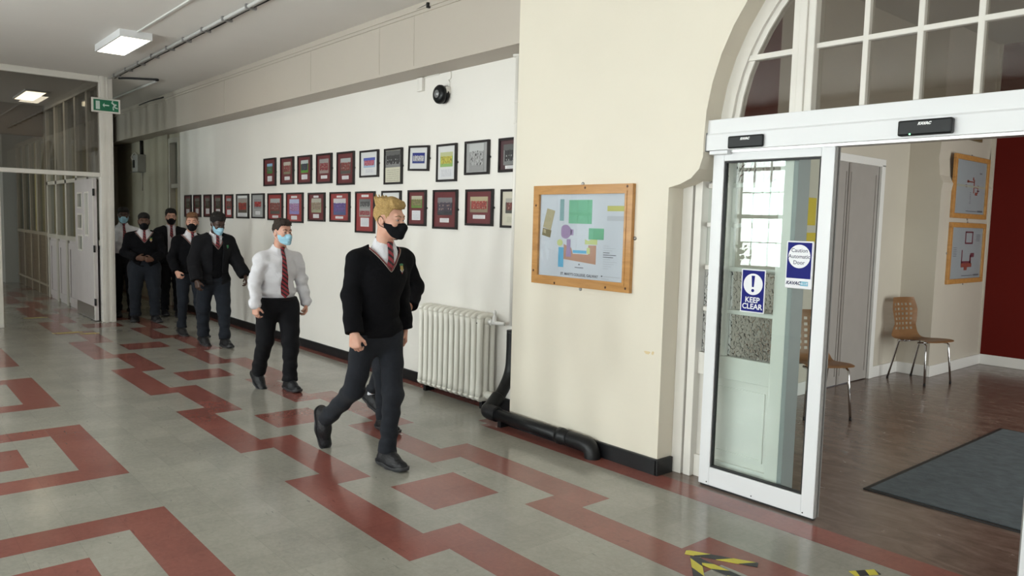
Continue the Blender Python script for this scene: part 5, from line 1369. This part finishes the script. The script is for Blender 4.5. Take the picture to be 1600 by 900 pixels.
def person(label, loc, rz, j, skin, hair, hstyle, mask, top, legs, h, b=1., s=1., seed=1, tie='short', eyes=True, shoes=True, slim=1.):
    """j: joints in metres round the point on the floor under the pelvis, +x ahead, +y to the person's left"""
    root = thing('person', label, 'person', loc, rz, 'masked pupils walking along the corridor')
    J = {k: V3(v) for k, v in j.items() if isinstance(v, tuple) and k != 'head_rot'}
    Rh = rot3(*j['head_rot']); hs = j.get('hs', .93) if not isinstance(j.get('hs', .93), tuple) else .93
    hs = .93 * s
    pts = np.array([v for k, v in J.items()]); lo = pts.min(0) - .24; hi = pts.max(0) + .26; lo[2] = -.02
    J['neck'] = J['neck'] + V3((0, 0, .012))
    for q in ('sh_l', 'sh_r'): J[q] = J[q] * V3((1, .90, 1)) - V3((0, 0, .042))
    for q in ('el_l', 'el_r'): J[q] = J[q] * V3((1, .88, 1))
    pel, che, nk, hd = J['pelvis'], J['chest'], J['neck'], J['head']
    mid = (pel + che) / 2
    def torso(F, g, k=.05, disp=None, low=True):
        if low: F.ell(pel + V3((-.01, 0, .00)), ((.105 + g) * b, (.150 + g) * (.5 + .5 * b), .135 + g), None, k, disp=disp)
        F.ell(mid, ((.100 + g) * b, (.132 + g) * b, .17), None, k, disp=disp)
        F.ell(che, ((.108 + g) * (.4 + .6 * b), (.158 + g) * (.5 + .5 * b), .17 + g), None, k, disp=disp)
        for sd in ('l', 'r'):
            F.cone(che + V3((-.005, 0, .10)), J['sh_' + sd], .060 + g, .050 + g, k, disp=disp)
            F.cone(nk + V3((-.018, 0, -.022)), J['sh_' + sd] + V3((0, 0, .002)), .036 + g, .044 + g, k * .7, disp=disp)
        F.cone(che + V3((0, 0, .08)), nk + V3((-.005, 0, -.025)), .075 + g, .048 + g * .5, .03, disp=disp)
    def arms(F, g, cuff=0., k=.03, disp=None, upto=1., puff=0.):
        for sd in ('l', 'r'):
            a, e, w = J['sh_' + sd], J['el_' + sd], J['wr_' + sd]
            F.cone(a, e, (.050 + g) * (.6 + .4 * b), (.042 + g + puff), k, disp=disp); F.cone(e, e + (w - e) * upto, .041 + g + puff, .027 + g + cuff, k, disp=disp)
    # --- body
    F = Field(lo, hi, h)
    torso(F, -.024); arms(F, -.008)
    for sd in ('l', 'r'):
        hp, kn, an = J['hip_' + sd], J['knee_' + sd], J['ank_' + sd]
        F.cone(hp, kn, .074 * (.4 + .6 * b), .044, .03); F.cone(kn, kn + (an - kn) * .35, .043, .044, .01); F.cone(kn + (an - kn) * .35, an, .044, .029, .01)
        ft = j['feet'][sd]; f = unit(ft[0]); u = unit(ft[1]); F.cone(an - u * .02, an + f * .10 - u * .052, .028, .020, .02)
        hn = j['hands'][sd]; hand(F, J['wr_' + sd], hn[0], hn[1], hn[2], .93 * s, *( [hn[3]] if len(hn) > 3 else []))
    head_parts(F, hd, Rh, hs, True, nk + V3((-.01, 0, -.03)), s * (.75 + .25 * b))
    F.mesh('body', SK[skin], root); del F
    P = lambda x, y, z: hd + hs * (Rh @ V3((x, y, z)))
    if eyes:
        for sg in (-1, 1):
            e = MB().lathe([(.0118 * math.sin(PI * k / 8) * hs, -.0118 * math.cos(PI * k / 8) * hs) for k in range(9)], P(.0790, sg * .031, .007), 'z', 14, 0); eo = e.build('eye', F_eye, root, local=True)
            c = P(.0848, sg * .0305, .007); MB().lathe([(.0072 * math.sin(PI * k / 6) * hs, -.0072 * math.cos(PI * k / 6) * hs) for k in range(7)], c, 'z', 10).build('iris', F_iris, eo, local=True)
            MB().tube([P(.096, sg * .012, .030), P(.094, sg * .032, .036), P(.080, sg * .052, .030)], [.0042 * hs, .0050 * hs, .0025 * hs], 6).build('eyebrow', F_brow.get(hair, HR[hair]), root, local=True)
    hair_part('hair', hstyle, hd, Rh, hs, HR[hair], root, h * .62, seed)
    mask_part(mask, hd, Rh, hs, root, h * .6)
    # --- trousers
    Ft = Field(lo, hi, h); w1 = wob(seed + 11, .0055, 14, 14, 30); w2 = wob(seed + 17, .0085, 20, 18, 50)
    fold = lambda x, y, z, t: w1(x, y, z) * (.5 + .9 * t); fold2 = lambda x, y, z, t: w2(x, y, z) * (.55 + .75 * np.abs(t - .35))
    lm = {'charcoal': F_char, 'slate': F_chb, 'black': F_blk}[legs]
    Ft.ell(pel + V3((-.012, 0, -.005)), (.118 * b, .160 * (.5 + .5 * b), .145), None, .03)
    Ft.ell(pel + V3((0, 0, .09)), (.108 * b, .142 * b, .10), None, .05)
    for sd in ('l', 'r'):
        hp, kn, an = J['hip_' + sd], J['knee_' + sd], J['ank_' + sd]
        Ft.cone(hp, kn, .096 * (.4 + .6 * b) * slim, .074 * slim, .035, disp=fold); Ft.cone(kn, an + (kn - an) * .10, .072 * slim, .058 * slim, .03, disp=fold2)
        Ft.cone(an + (kn - an) * .16, an + (kn - an) * .02, .060 * slim, .064 * slim, .02, disp=fold2)
        d = unit(an - kn); c = an - d * (j.get('hemup', 0.) if sd == 'l' else 0.)
        Ft.add(lambda x, y, z, d=d, c=c: (x - c[0]) * d[0] + (y - c[1]) * d[1] + (z - c[2]) * d[2], an - .13, an + .13, 0, 'i')
    belt = pel[2] + j.get('belt', .115)
    Ft.apply(lambda d, x, y, z: np.maximum(d, z - belt - .12 * (x - pel[0]) * 0))
    Ft.mesh('trousers', lm, root); del Ft
    # --- shirt
    Fs = Field(lo, hi, h); shfold = wob(seed + 5, .0095, 22, 30, 38)
    full = top == 'shirt'
    torso(Fs, .004 if full else -.004, disp=shfold if full else None, low=True)
    if full: arms(Fs, .012, .012, disp=wob(seed + 6, .0095, 28, 30, 50), upto=.93, puff=.003)
    Fs.cone(nk + V3((-.012, 0, -.065)), nk + V3((-.012, 0, .014)), .080 * s, .067 * s, .02)
    zb = belt - .02 if full else che[2] - .22
    def scut(d, x, y, z):
        d = np.maximum(d, zb - z) if not full else np.where(np.abs(y - pel[1]) < .19 + 0 * x + 0 * z, np.maximum(d, zb - z), d)
        rn = np.sqrt((x - nk[0] + .012) ** 2 + (y - nk[1]) ** 2); return np.maximum(d, np.minimum(.064 * s - rn, z - (nk[2] + .010)))
    if full:
        # blouse over the belt
        Fs.ell((pel[0], pel[1], belt + .045), (.116 * b, .156 * b, .052), None, .03, disp=shfold)
    Fs.apply(scut)
    so = Fs.mesh('shirt', F_shirt, root)
    # collar: band and two leaves
    cn = nk + V3((-.010, 0, .016)); ax = unit(hd - nk + V3((-.03, 0, 0)))
    cb = MB(); rn = .062 * s * (.8 + .2 * b)
    def ringpt(phi, r, z, fwd=0.): return V3((cn[0] + r * math.cos(phi) + fwd, cn[1] + r * .93 * math.sin(phi), cn[2] + z))
    for sg in (-1, 1):
        K = 14; top_ = []; out = []
        for k in range(K + 1):
            phi = R(9 + 171 * k / K); t = k / K
            tz = .030 + .024 * t * t - .006
            drop = .066 * math.exp(-((k / K) / .13) ** 2) + .036
            top_.append(ringpt(sg * phi, rn * .96, tz - .012 * math.exp(-(t / .2) ** 2)))
            rr = rn * 1.22 + .030 * math.exp(-((t) / .16) ** 2)
            out.append(ringpt(sg * (phi + R(12) * math.exp(-(t / .12) ** 2)), rr, tz - drop))
        vs = top_ + out + [p * 1 + V3((0, 0, .0)) - .004 * unit(p - cn) for p in top_] + [p - .004 * unit(p - cn) for p in out]
        n_ = K + 1; fs = []
        for k in range(K): fs += [(k, k + 1, n_ + k + 1, n_ + k), (2 * n_ + k, 3 * n_ + k, 3 * n_ + k + 1, 2 * n_ + k + 1), (n_ + k, n_ + k + 1, 3 * n_ + k + 1, 3 * n_ + k), (k, 2 * n_ + k, 2 * n_ + k + 1, k + 1)]
        fs += [(0, n_, 3 * n_, 2 * n_), (K, 2 * n_ + K, 3 * n_ + K, n_ + K)]
        cb.add(vs, fs, 0, False)
    bd = [ringpt(2 * PI * k / 24, rn * .93, .004) for k in range(24)]; bt = [ringpt(2 * PI * k / 24, rn * .93, .030 - .014 * math.cos(2 * PI * k / 24)) for k in range(24)]
    cb.add(bd + bt, [(k, (k + 1) % 24, 24 + (k + 1) % 24, 24 + k) for k in range(24)], 0, True)
    cb.build('collar', F_shirt, so, local=True)
    # tie
    tl = MB(); ytie = nk[1]; zk = cn[2] + .000
    xk = cn[0] + rn + .012
    tz0 = zk - .030
    tipz = {'short': nk[2] - j.get('vdrop', .165) + .030, 'long': belt + .035}[tie]
    bl_ = []
    N_ = 14
    for k in range(N_ + 1):
        z = tz0 + (tipz - tz0) * k / N_; fx = Fs.front(ytie, min(z, nk[2] - .02))
        bl_.append((max(fx if fx is not None else xk, -9) + .007, z))
    vs = []; fs = []
    for k, (x, z) in enumerate(bl_):
        t = k / N_; w = .014 + .026 * t if tie == 'long' else .015 + .010 * t
        off = .012 * t if tie == 'long' else 0.
        vs += [(x, ytie + off - w, z), (x + .005, ytie + off, z), (x, ytie + off + w, z), (x - .005, ytie + off, z)]
    x, z = bl_[-1]; vs.append((x + .001, ytie + (.012 if tie == 'long' else 0), z - .038))
    for k in range(N_):
        a = 4 * k
        for q in range(4): fs.append((a + q, a + (q + 1) % 4, a + 4 + (q + 1) % 4, a + 4 + q))
    a = 4 * N_; fs += [(a + q, a + (q + 1) % 4, 4 * N_ + 4) for q in range(4)]
    tl.add(vs, fs)
    kx = max(xk, bl_[0][0])
    kv = []
    for z, w, dx in ((zk + .012, .021, -.008), (zk + .004, .022, .006), (zk - .034, .013, .005)):
        kv += [(kx + dx - .014, ytie - w, z), (kx + dx, ytie - w * .7, z), (kx + dx + .003, ytie, z), (kx + dx, ytie + w * .7, z), (kx + dx - .014, ytie + w, z)]
    kf = []
    for r_ in range(2):
        for q in range(4): kf.append((5 * r_ + q, 5 * r_ + q + 1, 5 * r_ + q + 6, 5 * r_ + q + 5))
    kf += [(0, 5, 9, 4), (5, 10, 14, 9), (10, 11, 12, 13, 14), (4, 3, 2, 1, 0)]
    tl.add(kv, kf)
    tl.build('tie', F_tie, root, local=True)
    if full:
        # cuffs
        for sd in ('l', 'r'):
            e, w = J['el_' + sd], J['wr_' + sd]; d = unit(w - e)
            MB().tube([w - d * .070, w - d * .066, w - d * .012, w - d * .008], [.036, .041, .040, .034], 16).build('cuff', F_shirt, so, local=True)
        MB().tube([(J['pelvis'][0] + .117 * b * math.cos(2 * PI * k / 28), pel[1] + .150 * b * math.sin(2 * PI * k / 28), belt - .012) for k in range(28)], .013, 8, closed=True).build('waistband', lm, root, local=True)
        pk = []
    # --- jumper or jacket
    if top in ('jumper', 'jacket', 'jumper_jacket'):
        def garment(g, hem, zv, m, name, openw=None, lowr=0.):
            Fj = Field(lo, hi, h); fd = wob(seed + 21, .0058, 16, 20, 28)
            torso(Fj, g, disp=fd); arms(Fj, g + .004, .014, disp=wob(seed + 23, .006, 24, 24, 40), upto=1.0, puff=.001)
            Fj.ell((pel[0] - .004, pel[1], hem + .05), ((.118 + g + lowr) * b, (.156 + g + lowr) * (.45 + .55 * b), .085), None, .04, disp=fd)
            for sd in ('l', 'r'):      # gathered cuff
                e, w = J['el_' + sd], J['wr_' + sd]; d = unit(w - e)
                Fj.cone(w - d * .075, w - d * .055, .043 + g * .4, .041 + g * .4, .02)
                c = w - d * .004
                Fj.add(lambda x, y, z, d=d, c=c: (x - c[0]) * d[0] + (y - c[1]) * d[1] + (z - c[2]) * d[2], w - .085, w + .085, 0, 'i')
            base = Fj.d.copy()
            def cut(dd, x, y, z):
                inside = (np.abs(y - pel[1]) < .205 * (.5 + .5 * b)) & (np.abs(x - pel[0]) < .19)
                dd = np.where(inside & (z < hem + .05), np.maximum(dd, hem - z), dd)
                # rib above the hem
                rn = np.sqrt((x - nk[0] + .014) ** 2 + (y - nk[1]) ** 2)
                dd = np.maximum(dd, np.minimum(.060 * s + .034 - rn, z - (nk[2] - .040)))
                if openw is None:
                    vv = np.maximum((np.abs(y - nk[1]) - (z - zv) * .78) * .80, (nk[0] - .030) - x)
                    dd = np.maximum(dd, -vv)
                else:
                    vv = np.maximum(np.abs(y - nk[1]) - (openw + .02 * (z - hem)), (nk[0] - .02) - x); dd = np.maximum(dd, -vv)
                return dd
            Fj.apply(cut)
            o = Fj.mesh(name, m, root); Fj.d = base
            return o, Fj
        hem = j['hem']; zv = nk[2] - j.get('vdrop', .165)
        if top != 'jacket':
            jo, Fj = garment(.012, hem, zv, F_jum, 'jumper')
            for off, m_, r_ in ((0., F_trim, .0032), (.008, F_trim2, .0018)):
                tr = []
                for k in range(25):
                    t = k / 24 * 2 - 1; z = zv - off + abs(t) * (nk[2] - .012 - zv); y = nk[1] + math.copysign((z - zv + off) * .78 + off * .5, t) if abs(t) > 1e-6 else nk[1]
                    fx = Fj.front(y, z)
                    if fx is not None: tr.append((fx + .0005, y, z))
                if len(tr) > 4: MB().tube(smooth_path(tr, 2), r_, 6).build('neck_trim', m_, jo, local=True)
            if top == 'jumper':
                # embroidered crest on the left breast
                yc, zc = nk[1] + .085, che[2] + .045; bg = MB()
                def pp_(u, w): 
                    y, z = yc + u, zc + w; fx = Fj.front(y, z); return ((fx if fx is not None else che[0] + .12) + .0025, y, z)
                def patch(pts, mi):
                    vs = [pp_(*q) for q in pts] ; c = pp_(sum(q[0] for q in pts) / len(pts), sum(q[1] for q in pts) / len(pts)); n_ = len(vs); bg.add(vs + [(c[0] + .001, c[1], c[2])], [(k, (k + 1) % n_, n_) for k in range(n_)], mi)
                patch([(-.018, .026), (0, .030), (.018, .026), (.018, .016), (-.018, .016)], 1)
                patch([(-.014, .015), (.014, .015), (.015, -.004), (.0, -.020), (-.015, -.004)], 0)
                patch([(-.018, -.010), (-.012, -.006), (-.001, -.022), (-.001, -.030)], 2); patch([(.018, -.010), (.012, -.006), (.001, -.022), (.001, -.030)], 2)
                patch([(-.004, -.026), (.004, -.026), (.004, -.034), (-.004, -.034)], 3)
                bg.build('crest', [F_gold, F_bgreen, F_bwhite, F_bred], jo, local=True)
        if top in ('jacket', 'jumper_jacket'):
            jk, Fk = garment(.030, hem - .075, zv, F_blz, 'jacket', openw=.055 if top == 'jumper_jacket' else .05, lowr=.012)
            bg = MB(); yc, zc = nk[1] + .115, che[2] + .03; fx = Fk.front(yc, zc)
            if fx is not None: bg.add([(fx + .003, yc - .012, zc + .02), (fx + .003, yc + .012, zc + .02), (fx + .003, yc + .012, zc - .01), (fx + .003, yc, zc - .024), (fx + .003, yc - .012, zc - .01)], [(0, 1, 2, 3, 4)]); bg.build('crest', F_bgreen, jk, local=True)
    # --- shoes
    for sd in ('l', 'r'):
        an = J['ank_' + sd]; ft = j['feet'][sd]
        Fh = Field(an - .30, an + .30, h * .8); shoe(Fh, an, ft[0], ft[1], s * 1.05, 'upper'); sh = Fh.mesh('shoe', F_shoe, root)
        if shoes:
            Fh = Field(an - .30, an + .30, h * .7); shoe(Fh, an, ft[0], ft[1], s * 1.05, 'sole'); Fh.mesh('sole', F_sole, sh)
            f = unit(ft[0]); u = unit(V3(ft[1]) - f * (V3(ft[1]) @ f)); y = np.cross(u, f); A = an - u * .085 * s; lc = MB()
            for k in range(5):
                t = .035 + .020 * k; c = .098 - .0095 * k * 1.0
                lc.tube([tuple(A + s * (f * t + y * (-.024) + u * (c - .010))), tuple(A + s * (f * (t + .006) + u * (c + .004))), tuple(A + s * (f * t + y * .024 + u * (c - .010)))], .0028 * s, 6)
            lc.build('laces', F_lace, sh, local=True)
            sd_ = unit(J['knee_' + sd] - an); MB().tube([tuple(an - u * .02), tuple(an + u * .012), tuple(an + u * .02 + sd_ * .04), tuple(an + u * .01 + sd_ * .13)], [.040 * s, .038 * s, .037 * s, .040 * s], 14).build('sock', F_sock if j.get('sock') == 'white' else F_blacksock, root, local=True)
    return root

FL = ((1, 0, 0), (0, 0, 1))
dn = (0, 0, -1)
# ------------------------------------------------------------------ the pupils
person('fair-haired pupil in a black mask and black V-neck jumper striding nearest the camera', (-4.22, 2.50, 0), 0, dict(
    pelvis=(0, 0, .865), chest=(.045, 0, 1.235), neck=(.075, 0, 1.405), head=(.125, .0, 1.575), head_rot=(24, 4, 0),
    sh_r=(.03, -.185, 1.365), sh_l=(.02, .180, 1.37), el_r=(.01, -.222, 1.115), el_l=(-.05, .218, 1.11), wr_r=(.10, -.222, .885), wr_l=(-.04, .228, .865),
    hip_r=(-.01, -.088, .84), hip_l=(.01, .088, .84), knee_r=(-.13, -.09, .485), knee_l=(.055, .085, .47), ank_r=(-.52, -.09, .205), ank_l=(.035, .06, .087),
    hands=dict(r=((.12, .02, -1), (.75, .65, 0), (-.55, .8, 0), (42, 52, 35)), l=((.02, .0, -1), (.9, -.35, 0), (-.35, -.9, 0), (30, 40, 28))),
    feet=dict(r=((.22, .02, -.97), (.97, 0, .22)), l=((1, .03, 0), (0, 0, 1))), hem=.845, vdrop=.150),
    'fair', 'blond', 'blond', 'black', 'jumper', 'charcoal', .0042, .97, 1., 3, slim=.88)
person('dark-haired pupil in a white shirt, striped tie and blue mask without a jumper', (-6.66, 2.90, 0), 0, dict(
    pelvis=(0, 0, .80), chest=(.02, 0, 1.13), neck=(.045, 0, 1.275), head=(.10, 0, 1.435), head_rot=(12, 0, 0),
    sh_r=(.02, -.180, 1.235), sh_l=(.02, .180, 1.24), el_r=(.03, -.255, 1.01), el_l=(.01, .25, 1.005), wr_r=(.11, -.255, .80), wr_l=(.03, .262, .79),
    hip_r=(-.02, -.09, .775), hip_l=(.02, .09, .775), knee_r=(-.05, -.10, .44), knee_l=(.07, .095, .43), ank_r=(-.20, -.10, .135), ank_l=(.065, .085, .085),
    hands=dict(r=((.1, .04, -1), (.85, .4, 0), (-.35, .9, 0), (30, 40, 28)), l=((.05, -.02, -1), (.9, -.3, 0), (-.25, -.9, 0), (32, 42, 30))),
    feet=dict(r=((.80, 0, -.55), (.55, 0, .8)), l=FL), belt=.055),
    'fair', 'brown', 'crop', 'blue', 'shirt', 'black', .0045, 1.10, .97, 5, tie='long', slim=1.03)
person('pupil looking down in an open black jacket over a jumper, blue mask, arms swinging', (-9.40, 3.28, 0), 0, dict(
    pelvis=(0, 0, .83), chest=(.05, 0, 1.175), neck=(.09, 0, 1.335), head=(.165, 0, 1.475), head_rot=(6, 24, 0),
    sh_r=(.05, -.19, 1.29), sh_l=(.03, .185, 1.295), el_r=(.03, -.265, 1.03), el_l=(.07, .285, 1.04), wr_r=(.12, -.235, .80), wr_l=(.20, .315, .85),
    hip_r=(-.01, -.09, .80), hip_l=(.02, .09, .80), knee_r=(-.06, -.10, .45), knee_l=(.10, .09, .43), ank_r=(-.10, -.09, .11), ank_l=(.18, .07, .09),
    hands=dict(r=((.2, .1, -1), (.8, .5, 0), (-.4, .8, 0)), l=((.35, .1, -1), (.8, -.4, .2), (-.3, -.9, 0))),
    feet=dict(r=((.95, 0, -.25), (.25, 0, .95)), l=FL), hem=.82),
    'dark', 'black', 'afro', 'blue', 'jumper_jacket', 'slate', .0060, 1.08, 1., 7, slim=1.05)
person('ginger-haired pupil in a black mask half hidden behind the jacketed pupil', (-10.32, 3.30, 0), 0, dict(
    pelvis=(0, 0, .83), chest=(.03, 0, 1.165), neck=(.06, 0, 1.32), head=(.11, 0, 1.475), head_rot=(-22, 2, 0),
    sh_r=(.03, -.175, 1.275), sh_l=(.02, .175, 1.28), el_r=(-.01, -.245, 1.01), el_l=(.02, .245, 1.02), wr_r=(.13, -.205, .845), wr_l=(.06, .24, .80),
    hip_r=(-.01, -.085, .80), hip_l=(.02, .085, .80), knee_r=(-.02, -.085, .46), knee_l=(.10, .09, .44), ank_r=(-.08, -.085, .105), ank_l=(.22, .08, .09),
    hands=dict(r=((.5, .25, -.8), (.75, .3, .5), (-.2, .8, 0), (42, 52, 35)), l=((.2, .0, -1), (.9, -.3, 0), (-.25, -.9, 0))),
    feet=dict(r=((.97, 0, -.2), (.2, 0, .97)), l=FL), hem=.82),
    'fair', 'ginger', 'crop', 'black', 'jumper', 'slate', .0060, .98, .98, 9, slim=.9)
person('broad pupil in a black jumper and black mask with hands clasped in front', (-12.02, 3.20, 0), R(-12), dict(
    pelvis=(0, 0, .82), chest=(.02, 0, 1.155), neck=(.04, 0, 1.315), head=(.075, 0, 1.455), head_rot=(-2, 4, 0),
    sh_r=(.02, -.205, 1.27), sh_l=(.02, .205, 1.27), el_r=(.03, -.295, 1.01), el_l=(.03, .290, 1.00), wr_r=(.215, -.105, .935), wr_l=(.215, .100, .915),
    hip_r=(0, -.10, .79), hip_l=(0, .10, .79), knee_r=(.03, -.125, .44), knee_l=(.07, .125, .44), ank_r=(-.02, -.125, .088), ank_l=(.12, .13, .088),
    hands=dict(r=((.25, .95, -.05), (.3, 0, .9), (-.9, .2, .2), (35, 45, 30)), l=((.25, -.95, .0), (.3, 0, .9), (-.9, -.2, .2), (35, 45, 30))),
    feet=dict(r=((1, -.2, 0), (0, 0, 1)), l=((1, .25, 0), (0, 0, 1))), hem=.81),
    'brown', 'black', 'close', 'black', 'jumper', 'slate', .0062, 1.26, 1.02, 11, slim=1.16)
person('dark-haired pale pupil in a black mask at the back beside the wall', (-12.45, 3.70, 0), R(-10), dict(
    pelvis=(0, 0, .86), chest=(.02, 0, 1.21), neck=(.03, 0, 1.37), head=(.06, 0, 1.525), head_rot=(-2, 2, 0),
    sh_r=(.02, -.185, 1.325), sh_l=(.02, .185, 1.325), el_r=(.0, -.255, 1.06), el_l=(.02, .255, 1.06), wr_r=(.08, -.25, .83), wr_l=(.10, .245, .83),
    hip_r=(-.01, -.085, .83), hip_l=(.02, .085, .83), knee_r=(.0, -.09, .46), knee_l=(.06, .09, .46), ank_r=(-.06, -.09, .095), ank_l=(.08, .09, .088),
    hands=dict(r=((.1, .03, -1), (.9, .3, 0), (-.3, .9, 0)), l=((.1, -.03, -1), (.9, -.3, 0), (-.3, -.9, 0))), feet=dict(r=FL, l=FL), hem=.86),
    'light', 'black', 'full', 'black', 'jacket', 'black', .0062, 1., 1., 13)
person('pupil in a white shirt and pale blue mask half hidden by the white post', (-12.66, 3.08, 0), R(-8), dict(
    pelvis=(0, 0, .87), chest=(.02, 0, 1.22), neck=(.03, 0, 1.385), head=(.06, 0, 1.535), head_rot=(-6, 4, 0),
    sh_r=(.02, -.185, 1.335), sh_l=(.02, .185, 1.335), el_r=(.0, -.255, 1.07), el_l=(.02, .255, 1.07), wr_r=(.08, -.25, .84), wr_l=(.10, .245, .84),
    hip_r=(-.01, -.085, .84), hip_l=(.02, .085, .84), knee_r=(.0, -.09, .46), knee_l=(.08, .09, .46), ank_r=(-.06, -.09, .095), ank_l=(.12, .09, .088),
    hands=dict(r=((.1, .03, -1), (.9, .3, 0), (-.3, .9, 0)), l=((.1, -.03, -1), (.9, -.3, 0), (-.3, -.9, 0))), feet=dict(r=FL, l=FL), belt=.10),
    'dark', 'black', 'close', 'blue', 'shirt', 'black', .0062, 1.02, 1., 15, tie='long')
person('pupil hidden behind the fair-haired one, showing an elbow and a white sock', (-5.05, 3.05, 0), 0, dict(
    pelvis=(0, 0, .84), chest=(.02, 0, 1.20), neck=(.03, 0, 1.365), head=(.055, -.01, 1.535), head_rot=(10, 0, 0),
    sh_r=(.03, -.175, 1.32), sh_l=(.03, .175, 1.325), el_r=(-.02, -.235, 1.03), el_l=(.06, .275, 1.06), wr_r=(.05, -.23, .80), wr_l=(.20, .10, .93),
    hip_r=(.02, -.085, .79), hip_l=(-.02, .085, .79), knee_r=(.105, -.08, .46), knee_l=(-.16, .10, .45), ank_r=(.125, -.07, .087), ank_l=(-.44, .15, .145),
    hands=dict(r=((.1, .03, -1), (.9, .3, 0), (-.3, .9, 0)), l=((.7, -.6, -.1), (.2, -.2, .9), (-.5, -.6, 0))), feet=dict(r=FL, l=((.9, .1, -.42), (.42, 0, .9))), hem=.82, sock='white', hemup=.065),
    'fair', 'brown', 'crop', 'black', 'jumper', 'charcoal', .0055, .95, .96, 17, slim=.9)
